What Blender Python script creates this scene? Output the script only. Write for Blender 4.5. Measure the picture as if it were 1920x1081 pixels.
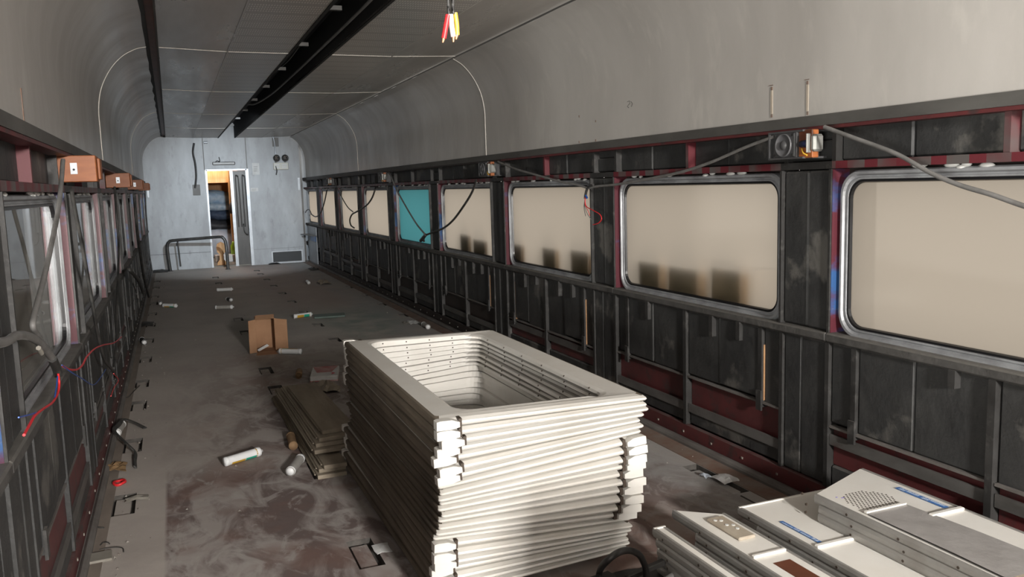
import bpy, bmesh, math, random
from mathutils import Vector, Matrix

# ------------------------------------------------------------------ clear
for o in list(bpy.data.objects):
    bpy.data.objects.remove(o, do_unlink=True)
scene = bpy.context.scene
COL = scene.collection
random.seed(7)

# ------------------------------------------------------------------ camera
F_PX, YAW, PITCH, ROLL = 1571.12, 0.38156, -0.1243, -0.030225
CAMH = 1.42
_cy, _sy, _cp, _sp = math.cos(YAW), math.sin(YAW), math.cos(PITCH), math.sin(PITCH)
_f = Vector((_sy * _cp, _cy * _cp, _sp))
_r = Vector((_cy, -_sy, 0))
_u = _r.cross(_f)
_R = math.cos(ROLL) * _r + math.sin(ROLL) * _u
_U = -math.sin(ROLL) * _r + math.cos(ROLL) * _u
cam_data = bpy.data.cameras.new('camera')
cam = bpy.data.objects.new('camera', cam_data)
COL.objects.link(cam)
cam_data.sensor_width = 36.0
cam_data.lens = 36.0 * F_PX / 1920.0
cam_data.clip_start = 0.02
m3 = Matrix((_R, _U, -_f)).transposed()
cam.matrix_world = Matrix.Translation((0, 0, CAMH)) @ m3.to_4x4()
scene.camera = cam

# ------------------------------------------------------------------ world, lights, exposure
world = bpy.data.worlds.new('world')
scene.world = world
world.use_nodes = True
bg = world.node_tree.nodes['Background']
bg.inputs['Color'].default_value = (1.0, 0.95, 0.88, 1)
bg.inputs['Strength'].default_value = 0.31

def area(name, loc, target, sx, sy, power, color):
    d = bpy.data.lights.new(name, 'AREA')
    d.shape = 'RECTANGLE'
    d.size, d.size_y = sx, sy
    d.energy = power
    d.color = color
    o = bpy.data.objects.new(name, d)
    COL.objects.link(o)
    o.location = loc
    o.rotation_euler = (Vector(target) - Vector(loc)).to_track_quat('-Z', 'Y').to_euler()
    return o

area('work_light', (1.15, -3.7, 2.1), (1.15, 6.0, 0.9), 0.40, 0.40, 290, (1.0, 0.96, 0.91))
_d = bpy.data.lights.new('far_end_fill', 'SPOT')  # unseen spot without a fixture, added to brighten the end wall
_d.energy, _d.color, _d.spot_size, _d.spot_blend, _d.shadow_soft_size = 340, (0.82, 0.92, 1.0), math.radians(46), 0.9, 0.06
_o = bpy.data.objects.new('far_end_fill', _d); COL.objects.link(_o); _o.location = (1.066, 11.2, 2.34)
_o.rotation_euler = (Vector((1.0, 16.95, 0.85)) - _o.location).to_track_quat('-Z', 'Y').to_euler()
# fill light added low outside the left windows, aimed up to brighten the right cove
area('side_fill', (-4.0, -2.6, -0.35), (2.5, 2.4, 2.15), 2.0, 4.5, 2100, (1.0, 0.97, 0.93))

scene.view_settings.view_transform = 'Standard'
scene.view_settings.look = 'None'
scene.view_settings.exposure = 1.2
scene.view_settings.gamma = 1.0
scene.view_settings.use_curve_mapping = False

# ------------------------------------------------------------------ photo pixel -> place
def ray(px, py):
    return _f + (px - 960.0) / F_PX * _R - (py - 540.5) / F_PX * _U
def onx(px, py, x):
    d = ray(px, py); d = d * (x / d.x); return Vector((d.x, d.y, d.z + CAMH))
def ony(px, py, y):
    d = ray(px, py); d = d * (y / d.y); return Vector((d.x, d.y, d.z + CAMH))
def onz(px, py, z):
    d = ray(px, py); d = d * ((z - CAMH) / d.z); return Vector((d.x, d.y, d.z + CAMH))

# ------------------------------------------------------------------ materials
MATS = {}
def mk(name, c1, c2=None, scale=6.0, rough=0.6, metal=0.0, bump=0.0, bscale=40.0, stretch=(1, 1, 1),
       coord='pos', lo=0.35, hi=0.65, dust=None, dust_amt=0.5, c3=None, s3=30.0, lo3=0.55, hi3=0.7, rough2=None, spec=0.5, distort=0.0):
    m = bpy.data.materials.new(name)
    m.use_nodes = True
    nt = m.node_tree
    b = nt.nodes['Principled BSDF']
    b.inputs['Roughness'].default_value = rough
    b.inputs['Metallic'].default_value = metal
    b.inputs['Specular IOR Level'].default_value = spec
    b.inputs['Base Color'].default_value = (*c1, 1)
    if coord == 'pos':
        vec = nt.nodes.new('ShaderNodeNewGeometry').outputs['Position']
    else:
        vec = nt.nodes.new('ShaderNodeTexCoord').outputs['Object']
    mp = nt.nodes.new('ShaderNodeMapping')
    mp.inputs['Scale'].default_value = stretch
    nt.links.new(vec, mp.inputs['Vector'])
    vec = mp.outputs['Vector']
    last = None
    def noise(s, d=6.0):
        n = nt.nodes.new('ShaderNodeTexNoise')
        n.inputs['Scale'].default_value = s
        n.inputs['Detail'].default_value = d
        n.inputs['Roughness'].default_value = 0.62
        n.inputs['Distortion'].default_value = distort
        nt.links.new(vec, n.inputs['Vector'])
        return n.outputs['Fac']
    def ramp(src, a, bb):
        r = nt.nodes.new('ShaderNodeMapRange')
        r.inputs['From Min'].default_value = a
        r.inputs['From Max'].default_value = bb
        nt.links.new(src, r.inputs['Value'])
        return r.outputs['Result']
    def mix(fac, a, bcol):
        mx = nt.nodes.new('ShaderNodeMix')
        mx.data_type = 'RGBA'
        nt.links.new(fac, mx.inputs['Factor'])
        if isinstance(a, tuple): mx.inputs['A'].default_value = (*a, 1)
        else: nt.links.new(a, mx.inputs['A'])
        if isinstance(bcol, tuple): mx.inputs['B'].default_value = (*bcol, 1)
        else: nt.links.new(bcol, mx.inputs['B'])
        return mx.outputs['Result']
    if c2 is not None:
        fac = ramp(noise(scale), lo, hi)
        last = mix(fac, c1, c2)
        if rough2 is not None:
            r = nt.nodes.new('ShaderNodeMapRange')
            r.inputs['To Min'].default_value = rough
            r.inputs['To Max'].default_value = rough2
            nt.links.new(fac, r.inputs['Value'])
            nt.links.new(r.outputs['Result'], b.inputs['Roughness'])
    if c3 is not None:
        last = mix(ramp(noise(s3), lo3, hi3), last if last is not None else c1, c3)
    if dust is not None:
        g = nt.nodes.new('ShaderNodeNewGeometry')
        sx = nt.nodes.new('ShaderNodeSeparateXYZ')
        nt.links.new(g.outputs['Normal'], sx.inputs['Vector'])
        up = ramp(sx.outputs['Z'], 0.2, 0.9)
        n = ramp(noise(9.0), 0.3, 0.7)
        mu = nt.nodes.new('ShaderNodeMath'); mu.operation = 'MULTIPLY'
        nt.links.new(up, mu.inputs[0]); nt.links.new(n, mu.inputs[1])
        m2 = nt.nodes.new('ShaderNodeMath'); m2.operation = 'MULTIPLY'
        nt.links.new(mu.outputs[0], m2.inputs[0]); m2.inputs[1].default_value = dust_amt
        last = mix(m2.outputs[0], last if last is not None else c1, dust)
    if last is not None:
        nt.links.new(last, b.inputs['Base Color'])
    if bump:
        bp = nt.nodes.new('ShaderNodeBump')
        bp.inputs['Strength'].default_value = bump
        bp.inputs['Distance'].default_value = 0.01
        nt.links.new(noise(bscale), bp.inputs['Height'])
        nt.links.new(bp.outputs['Normal'], b.inputs['Normal'])
    MATS[name] = m
    return m

# shell
mk('cove_laminate', (0.44, 0.42, 0.395), (0.385, 0.366, 0.343), scale=1.6, rough=0.30, rough2=0.42, stretch=(1, 1.6, 0.6), c3=(0.46, 0.44, 0.41), s3=5.0, bump=0.10, bscale=2.2)
mk('end_laminate', (0.40, 0.42, 0.44), (0.30, 0.31, 0.325), scale=2.4, rough=0.45, stretch=(1.6, 1, 0.6), c3=(0.22, 0.225, 0.235), s3=7.0, lo3=0.58, hi3=0.8)
mk('ceiling_laminate', (0.46, 0.43, 0.395), (0.38, 0.355, 0.325), scale=1.5, rough=0.26, rough2=0.36, stretch=(3, 0.5, 1), bump=0.06, bscale=3.0)
mk('channel_black', (0.004, 0.004, 0.004), (0.010, 0.009, 0.008), scale=9, rough=0.8)
mk('bracket_steel', (0.045, 0.043, 0.040), (0.03, 0.028, 0.026), rough=0.5, metal=0.4)
mk('joint_strip', (0.55, 0.52, 0.47), rough=0.4)
mk('rubber_black', (0.021, 0.0215, 0.022), (0.040, 0.040, 0.039), scale=4.0, rough=0.58, bump=0.9, bscale=7.0, c3=(0.092, 0.088, 0.081), s3=2.7, lo3=0.575, hi3=0.64, dust=(0.16, 0.15, 0.14), dust_amt=0.8)
mk('skin_black', (0.010, 0.010, 0.010), (0.022, 0.021, 0.020), scale=6, rough=0.7)
mk('steel_dusty', (0.042, 0.041, 0.040), (0.022, 0.021, 0.020), scale=8, rough=0.55, metal=0.2, bump=0.2, bscale=25, dust=(0.20, 0.185, 0.17), dust_amt=0.9, c3=(0.085, 0.082, 0.078), s3=14)
mk('oxide_red', (0.105, 0.022, 0.023), (0.070, 0.018, 0.019), scale=7, rough=0.5, c3=(0.03, 0.027, 0.026), s3=10, lo3=0.55, hi3=0.7, dust=(0.17, 0.15, 0.14), dust_amt=0.7)
mk('oxide_brown', (0.030, 0.019, 0.016), (0.020, 0.016, 0.014), scale=7, rough=0.6, dust=(0.12, 0.11, 0.1))
mk('strap_steel', (0.125, 0.12, 0.115), (0.07, 0.066, 0.062), scale=9, rough=0.5, metal=0.2, stretch=(1, 0.4, 1), c3=(0.06, 0.03, 0.026), s3=6, lo3=0.6, hi3=0.7)
mk('sill_grey', (0.075, 0.072, 0.068), (0.038, 0.036, 0.034), scale=9, rough=0.7, bump=0.35, bscale=30, dust=(0.20, 0.19, 0.17), dust_amt=0.7)
mk('eave_grey', (0.085, 0.082, 0.076), (0.055, 0.052, 0.048), scale=6, rough=0.65, stretch=(1, 0.4, 1))
mk('raw_wood', (0.42, 0.24, 0.12), (0.33, 0.18, 0.09), scale=14, rough=0.7)
mk('aluminium', (0.36, 0.37, 0.385), (0.22, 0.225, 0.235), scale=8, rough=0.5, metal=0.35, bump=0.05)
mk('gasket', (0.008, 0.008, 0.009), rough=0.35)
mk('sealant_white', (0.62, 0.62, 0.60), rough=0.5)
mk('jamb_paint', (0.085, 0.018, 0.026), (0.03, 0.085, 0.22), scale=2.6, rough=0.4, stretch=(0.5, 0.7, 1.3), lo=0.54, hi=0.62, c3=(0.26, 0.25, 0.26), s3=12, lo3=0.66, hi3=0.75)
mk('kerb_grey', (0.155, 0.145, 0.135), (0.095, 0.085, 0.078), scale=10, rough=0.7, stretch=(1, 0.5, 1))
# things
mk('cream_paint', (0.63, 0.615, 0.58), (0.575, 0.55, 0.505), scale=5, rough=0.35, coord='obj', c3=(0.45, 0.36, 0.25), s3=11, lo3=0.70, hi3=0.85)
mk('cream_dusty', (0.52, 0.47, 0.39), (0.36, 0.30, 0.23), scale=6, rough=0.5, coord='obj')
mk('stain', (0.46, 0.405, 0.33), (0.42, 0.36, 0.29), scale=20, rough=0.6)
mk('raw_back_shaded', (0.145, 0.116, 0.084), (0.07, 0.056, 0.041), scale=5, rough=0.8, coord='obj', stretch=(1, 0.5, 3), bump=0.2, bscale=20)  # raw dusty brown, darkened for the shade on the stack's left side
mk('screw_dark', (0.05, 0.035, 0.025), rough=0.5)
mk('panel_white', (0.80, 0.785, 0.745), (0.74, 0.715, 0.665), scale=3, rough=0.4, coord='obj')
mk('panel_edge', (0.36, 0.355, 0.34), (0.28, 0.265, 0.245), scale=6, rough=0.35, metal=0.25, coord='obj')
mk('panel_groove', (0.04, 0.035, 0.03), rough=0.7)
mk('film_grey', (0.36, 0.345, 0.335), (0.30, 0.285, 0.275), scale=10, rough=0.35, coord='obj', bump=0.2, bscale=20)
mk('sticker_blue', (0.06, 0.17, 0.44), rough=0.4)
mk('print_white', (0.72, 0.80, 0.88), rough=0.5)
mk('pen_violet', (0.22, 0.18, 0.55), rough=0.6)
mk('board_dust', (0.30, 0.255, 0.195), (0.20, 0.165, 0.125), scale=4, rough=0.85, coord='obj', stretch=(3, 0.5, 3), bump=0.3, bscale=15)
mk('cable_black', (0.012, 0.012, 0.012), (0.05, 0.048, 0.045), scale=12, rough=0.5)
mk('cable_grey', (0.16, 0.155, 0.15), (0.10, 0.097, 0.092), scale=12, rough=0.55)
mk('wire_red', (0.55, 0.02, 0.025), rough=0.4)
mk('wire_blue', (0.02, 0.07, 0.30), rough=0.4)
mk('wire_white', (0.72, 0.70, 0.66), rough=0.4)
mk('wire_yellow', (0.70, 0.42, 0.05), rough=0.4)
mk('copper', (0.60, 0.33, 0.19), rough=0.35, metal=0.7)
mk('orange_wood', (0.33, 0.105, 0.03), (0.26, 0.078, 0.022), scale=10, rough=0.5, stretch=(1, 1, 4))
mk('brown_wood', (0.14, 0.045, 0.022), (0.10, 0.032, 0.016), scale=10, rough=0.5)
mk('speaker_grey', (0.075, 0.075, 0.077), (0.05, 0.05, 0.052), scale=10, rough=0.45)
mk('cone_grey', (0.12, 0.12, 0.125), (0.075, 0.075, 0.08), scale=8, rough=0.4)
mk('blue_dark', (0.015, 0.02, 0.055), rough=0.4)
mk('magnet_grey', (0.33, 0.33, 0.31), (0.20, 0.20, 0.19), scale=10, rough=0.4, metal=0.4)
mk('cardboard', (0.36, 0.205, 0.115), (0.30, 0.165, 0.09), scale=6, rough=0.85, coord='obj')
mk('plastic_white', (0.74, 0.75, 0.76), (0.66, 0.67, 0.67), scale=8, rough=0.35, coord='obj')
mk('plastic_dusty', (0.36, 0.35, 0.33), (0.25, 0.235, 0.215), scale=8, rough=0.6, coord='obj')
mk('label_ochre', (0.50, 0.30, 0.03), rough=0.45)
mk('label_green', (0.02, 0.33, 0.22), rough=0.45)
mk('card_tube', (0.30, 0.19, 0.10), (0.22, 0.13, 0.07), scale=12, rough=0.8, coord='obj')
mk('paper_white', (0.66, 0.66, 0.66), (0.55, 0.55, 0.54), scale=10, rough=0.7, coord='obj')
mk('paper_red', (0.42, 0.10, 0.10), (0.50, 0.32, 0.30), scale=14, rough=0.6, coord='obj')
mk('print_red', (0.55, 0.03, 0.05), rough=0.5)
mk('bag_beige', (0.32, 0.28, 0.22), (0.24, 0.20, 0.155), scale=10, rough=0.7, coord='obj')
mk('strap_black', (0.022, 0.021, 0.02), (0.05, 0.047, 0.043), scale=12, rough=0.7)
mk('leaf_brown', (0.20, 0.12, 0.055), (0.13, 0.08, 0.035), scale=20, rough=0.9)
mk('rust', (0.17, 0.095, 0.065), (0.20, 0.165, 0.14), scale=7, rough=0.8)
mk('plate_brown', (0.22, 0.185, 0.155), (0.17, 0.14, 0.118), scale=8, rough=0.85, stretch=(1, 0.4, 1))
mk('plate_grey', (0.24, 0.225, 0.195), (0.19, 0.175, 0.15), scale=9, rough=0.8)
mk('sheet_green', (0.10, 0.15, 0.13), (0.075, 0.11, 0.095), scale=7, rough=0.5)
mk('hose_black', (0.012, 0.012, 0.012), (0.03, 0.029, 0.028), scale=10, rough=0.45)
mk('rail_dark', (0.045, 0.045, 0.045), (0.10, 0.095, 0.09), scale=12, rough=0.4, metal=0.5)
mk('door_dark', (0.030, 0.028, 0.027), (0.055, 0.05, 0.046), scale=4, rough=0.4, stretch=(3, 1, 0.6))
mk('frame_metal', (0.48, 0.51, 0.54), (0.38, 0.40, 0.43), scale=6, rough=0.35, metal=0.3)
mk('vent_dark', (0.04, 0.042, 0.044), rough=0.6)
mk('chrome', (0.75, 0.75, 0.76), rough=0.12, metal=1.0)
mk('light_box', (0.55, 0.54, 0.48), rough=0.5)
mk('vest_wood', (0.55, 0.26, 0.08), (0.62, 0.36, 0.16), scale=5, rough=0.5, stretch=(5, 5, 0.5))
mk('bag_navy', (0.02, 0.035, 0.07), (0.05, 0.08, 0.13), scale=8, rough=0.7)
mk('bag_blue', (0.22, 0.33, 0.45), (0.40, 0.50, 0.58), scale=9, rough=0.6)
mk('bag_black', (0.012, 0.014, 0.018), (0.03, 0.033, 0.04), scale=8, rough=0.6)
mk('sack_white', (0.50, 0.55, 0.62), (0.42, 0.46, 0.52), scale=6, rough=0.6)
mk('plastic_green', (0.30, 0.48, 0.03), rough=0.35)
mk('concrete', (0.36, 0.36, 0.355), (0.28, 0.28, 0.275), scale=3, rough=0.9)
mk('concrete_pale', (0.62, 0.60, 0.56), (0.54, 0.52, 0.49), scale=2, rough=0.9)
mk('column_grey', (0.12, 0.115, 0.105), (0.16, 0.155, 0.14), scale=3, rough=0.9)
mk('seat_fabric', (0.085, 0.085, 0.060), (0.06, 0.06, 0.045), scale=12, rough=0.9)
mk('seat_side', (0.75, 0.62, 0.48), rough=0.8)
mk('blue_plastic', (0.05, 0.13, 0.30), rough=0.4)
mk('debris', (0.34, 0.32, 0.29), (0.12, 0.10, 0.085), scale=30, rough=0.9)
mk('pit', (0.035, 0.032, 0.029), (0.09, 0.082, 0.074), scale=14, rough=0.9)
mk('lining_grey', (0.20, 0.195, 0.19), (0.15, 0.145, 0.14), scale=5, rough=0.6)

def rail_mat():
    m = mk('striped_rail', (0.10, 0.016, 0.02), rough=0.5)
    nt = m.node_tree; b = nt.nodes['Principled BSDF']
    g = nt.nodes.new('ShaderNodeNewGeometry'); s = nt.nodes.new('ShaderNodeSeparateXYZ')
    nt.links.new(g.outputs['Position'], s.inputs['Vector'])
    mu = nt.nodes.new('ShaderNodeMath'); mu.operation = 'MULTIPLY'; mu.inputs[1].default_value = 6.5
    nt.links.new(s.outputs['Y'], mu.inputs[0])
    fr = nt.nodes.new('ShaderNodeMath'); fr.operation = 'FRACT'; nt.links.new(mu.outputs[0], fr.inputs[0])
    gt = nt.nodes.new('ShaderNodeMath'); gt.operation = 'GREATER_THAN'; gt.inputs[1].default_value = 0.42
    nt.links.new(fr.outputs[0], gt.inputs[0])
    n = nt.nodes.new('ShaderNodeTexNoise'); n.inputs['Scale'].default_value = 7
    nt.links.new(g.outputs['Position'], n.inputs['Vector'])
    r = nt.nodes.new('ShaderNodeMapRange'); r.inputs['From Min'].default_value = 0.3; r.inputs['From Max'].default_value = 0.6
    nt.links.new(n.outputs['Fac'], r.inputs['Value'])
    m2 = nt.nodes.new('ShaderNodeMath'); m2.operation = 'MULTIPLY'
    nt.links.new(gt.outputs[0], m2.inputs[0]); nt.links.new(r.outputs['Result'], m2.inputs[1])
    mx = nt.nodes.new('ShaderNodeMix'); mx.data_type = 'RGBA'
    mx.inputs['A'].default_value = (0.105, 0.016, 0.022, 1); mx.inputs['B'].default_value = (0.085, 0.075, 0.072, 1)
    nt.links.new(m2.outputs[0], mx.inputs['Factor'])
    nt.links.new(mx.outputs['Result'], b.inputs['Base Color'])
rail_mat()

def floor_mat():
    m = bpy.data.materials.new('floor_dust'); m.use_nodes = True; MATS['floor_dust'] = m
    nt = m.node_tree; b = nt.nodes['Principled BSDF']; L = nt.links.new
    b.inputs['Roughness'].default_value = 0.72
    b.inputs['Specular IOR Level'].default_value = 0.25
    g = nt.nodes.new('ShaderNodeNewGeometry'); pos = g.outputs['Position']
    s = nt.nodes.new('ShaderNodeSeparateXYZ'); L(pos, s.inputs['Vector'])
    def nz(sc, det=7, dist=0.0, st=(1, 1, 1)):
        mp = nt.nodes.new('ShaderNodeMapping'); mp.inputs['Scale'].default_value = st
        L(pos, mp.inputs['Vector'])
        n = nt.nodes.new('ShaderNodeTexNoise'); n.inputs['Scale'].default_value = sc; n.inputs['Detail'].default_value = det
        n.inputs['Roughness'].default_value = 0.6; n.inputs['Distortion'].default_value = dist
        L(mp.outputs['Vector'], n.inputs['Vector']); return n.outputs['Fac']
    def mr(v, a, c, ta=0.0, tb=1.0):
        r = nt.nodes.new('ShaderNodeMapRange'); r.inputs['From Min'].default_value = a; r.inputs['From Max'].default_value = c
        r.inputs['To Min'].default_value = ta; r.inputs['To Max'].default_value = tb
        L(v, r.inputs['Value']); return r.outputs['Result']
    def mul(a, c):
        k = nt.nodes.new('ShaderNodeMath'); k.operation = 'MULTIPLY'; L(a, k.inputs[0])
        if isinstance(c, float): k.inputs[1].default_value = c
        else: L(c, k.inputs[1])
        return k.outputs[0]
    def mix(f, a, c):
        x = nt.nodes.new('ShaderNodeMix'); x.data_type = 'RGBA'; L(f, x.inputs['Factor'])
        for nm, v in (('A', a), ('B', c)):
            if isinstance(v, tuple): x.inputs[nm].default_value = (*v, 1)
            else: L(v, x.inputs[nm])
        return x.outputs['Result']
    base = mix(mr(nz(1.3), 0.35, 0.65), (0.43, 0.392, 0.36), (0.355, 0.32, 0.293))
    # worn, scuffed sheet (dark plum-brown with swirling wiped dust) in the near middle of the car
    scuff = mix(mr(nz(3.4, 9, 1.2, (1.25, 0.6, 1)), 0.43, 0.57), (0.14, 0.106, 0.10), (0.34, 0.308, 0.29))
    scuff = mix(mr(nz(1.8, 3, 0.3), 0.52, 0.62, 0, 0.55), scuff, (0.185, 0.105, 0.085))
    wisps = mr(nz(5.0, 10, 2.2, (1.2, 0.7, 1)), 0.54, 0.64, 0, 0.7)
    scuff = mix(wisps, scuff, (0.38, 0.355, 0.335))
    hs = mr(s.outputs['Y'], 4.6, 4.25)
    hard, soft = mr(s.outputs['X'], -0.13, -0.115), mr(s.outputs['X'], -0.25, 0.55)
    bl = nt.nodes.new('ShaderNodeMix'); bl.data_type = 'FLOAT'; L(hs, bl.inputs[0]); L(soft, bl.inputs[2]); L(hard, bl.inputs[3])
    inner = mul(bl.outputs[0], mr(s.outputs['X'], 2.28, 2.26))
    near = mr(s.outputs['Y'], 8.5, 5.2)
    f = mul(mul(inner, near), 0.95)
    col = mix(f, base, scuff)
    # grey steel strip near the right wall
    gs = mul(mr(s.outputs['X'], 1.85, 2.05), mr(s.outputs['X'], 2.42, 2.36))
    col = mix(mul(gs, mr(nz(2.2, 5, 0.8), 0.3, 0.6)), col, (0.33, 0.32, 0.31))
    # greenish worn paint patch
    gp = mul(mul(mr(s.outputs['X'], 1.35, 1.6), mr(s.outputs['X'], 2.25, 2.0)), mul(mr(s.outputs['Y'], 7.6, 8.2), mr(s.outputs['Y'], 10.2, 9.5)))
    col = mix(mul(gp, mr(nz(3.0, 6), 0.4, 0.6, 0, 0.8)), col, (0.20, 0.245, 0.215))
    # reddish zone towards the far right
    rp = mul(mul(mr(s.outputs['X'], 0.9, 1.3), mr(s.outputs['X'], 2.2, 1.9)), mr(s.outputs['Y'], 9.0, 10.5))
    col = mix(mul(rp, 0.45), col, (0.27, 0.205, 0.185))
    bz = mul(mul(mr(s.outputs['X'], 1.25, 1.45), mr(s.outputs['X'], 2.1, 1.8)), mr(s.outputs['Y'], 3.6, 2.9))
    col = mix(mul(bz, mr(nz(2.6, 6, 1.0), 0.35, 0.6, 0.2, 0.8)), col, (0.215, 0.135, 0.108))
    L(col, b.inputs['Base Color'])
    bp = nt.nodes.new('ShaderNodeBump'); bp.inputs['Strength'].default_value = 0.25; bp.inputs['Distance'].default_value = 0.01
    L(nz(18), bp.inputs['Height']); L(bp.outputs['Normal'], b.inputs['Normal'])
floor_mat()

def perf_mat():
    m = mk('ceiling_perforated', (0.145, 0.133, 0.120), rough=0.36)
    nt = m.node_tree; b = nt.nodes['Principled BSDF']; L = nt.links.new
    g = nt.nodes.new('ShaderNodeNewGeometry'); s = nt.nodes.new('ShaderNodeSeparateXYZ'); L(g.outputs['Position'], s.inputs['Vector'])
    def band(out, period, duty):
        d = nt.nodes.new('ShaderNodeMath'); d.operation = 'DIVIDE'; d.inputs[1].default_value = period; L(out, d.inputs[0])
        f = nt.nodes.new('ShaderNodeMath'); f.operation = 'FRACT'; L(d.outputs[0], f.inputs[0])
        k = nt.nodes.new('ShaderNodeMath'); k.operation = 'LESS_THAN'; k.inputs[1].default_value = duty; L(f.outputs[0], k.inputs[0])
        return k.outputs[0]
    a = band(s.outputs['X'], 0.0150, 0.45); c = band(s.outputs['Y'], 0.055, 0.55); d = band(s.outputs['Y'], 0.26, 0.8)
    k = nt.nodes.new('ShaderNodeMath'); k.operation = 'MULTIPLY'; L(a, k.inputs[0]); L(c, k.inputs[1])
    k2 = nt.nodes.new('ShaderNodeMath'); k2.operation = 'MULTIPLY'; L(k.outputs[0], k2.inputs[0]); L(d, k2.inputs[1])
    mx = nt.nodes.new('ShaderNodeMix'); mx.data_type = 'RGBA'
    mx.inputs['A'].default_value = (0.37, 0.345, 0.318, 1); mx.inputs['B'].default_value = (0.70, 0.665, 0.62, 1)
    L(k2.outputs[0], mx.inputs['Factor']); L(mx.outputs['Result'], b.inputs['Base Color'])
perf_mat()

def film_mat(name, tint, refr):
    """frosted film stuck on the window glass: lets daylight through and blurs what stands behind it"""
    m = bpy.data.materials.new(name); m.use_nodes = True; MATS[name] = m
    nt = m.node_tree; nt.nodes.clear(); L = nt.links.new
    out = nt.nodes.new('ShaderNodeOutputMaterial')
    tr = nt.nodes.new('ShaderNodeBsdfTranslucent'); tr.inputs['Color'].default_value = (*tint, 1)
    rf = nt.nodes.new('ShaderNodeBsdfRefraction'); rf.inputs['Color'].default_value = (*refr, 1)
    rf.inputs['Roughness'].default_value = 0.16; rf.inputs['IOR'].default_value = 1.2
    gl = nt.nodes.new('ShaderNodeBsdfGlossy'); gl.inputs['Roughness'].default_value = 0.12; gl.inputs['Color'].default_value = (0.8, 0.8, 0.8, 1)
    mx = nt.nodes.new('ShaderNodeMixShader'); mx.inputs[0].default_value = 0.12
    L(tr.outputs[0], mx.inputs[1]); L(rf.outputs[0], mx.inputs[2])
    m2 = nt.nodes.new('ShaderNodeMixShader'); m2.inputs[0].default_value = 0.05
    L(mx.outputs[0], m2.inputs[1]); L(gl.outputs[0], m2.inputs[2]); L(m2.outputs[0], out.inputs['Surface'])
film_mat('film_tan', (0.93, 0.84, 0.73), (0.9, 0.84, 0.75))
film_mat('film_blue', (0.13, 0.52, 0.60), (0.13, 0.5, 0.58))

def glass_mat():
    m = bpy.data.materials.new('clear_glass'); m.use_nodes = True; MATS['clear_glass'] = m
    nt = m.node_tree; nt.nodes.clear(); L = nt.links.new
    out = nt.nodes.new('ShaderNodeOutputMaterial')
    tp = nt.nodes.new('ShaderNodeBsdfTransparent'); tp.inputs['Color'].default_value = (0.62, 0.63, 0.62, 1)
    gl = nt.nodes.new('ShaderNodeBsdfGlossy'); gl.inputs['Roughness'].default_value = 0.02
    df = nt.nodes.new('ShaderNodeBsdfDiffuse'); df.inputs['Color'].default_value = (0.34, 0.325, 0.29, 1)
    fr = nt.nodes.new('ShaderNodeFresnel'); fr.inputs['IOR'].default_value = 1.5
    m0 = nt.nodes.new('ShaderNodeMixShader'); m0.inputs[0].default_value = 0.34
    L(tp.outputs[0], m0.inputs[1]); L(df.outputs[0], m0.inputs[2])
    mx = nt.nodes.new('ShaderNodeMixShader'); L(fr.outputs[0], mx.inputs[0]); L(m0.outputs[0], mx.inputs[1]); L(gl.outputs[0], mx.inputs[2])
    L(mx.outputs[0], out.inputs['Surface'])
glass_mat()

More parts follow.
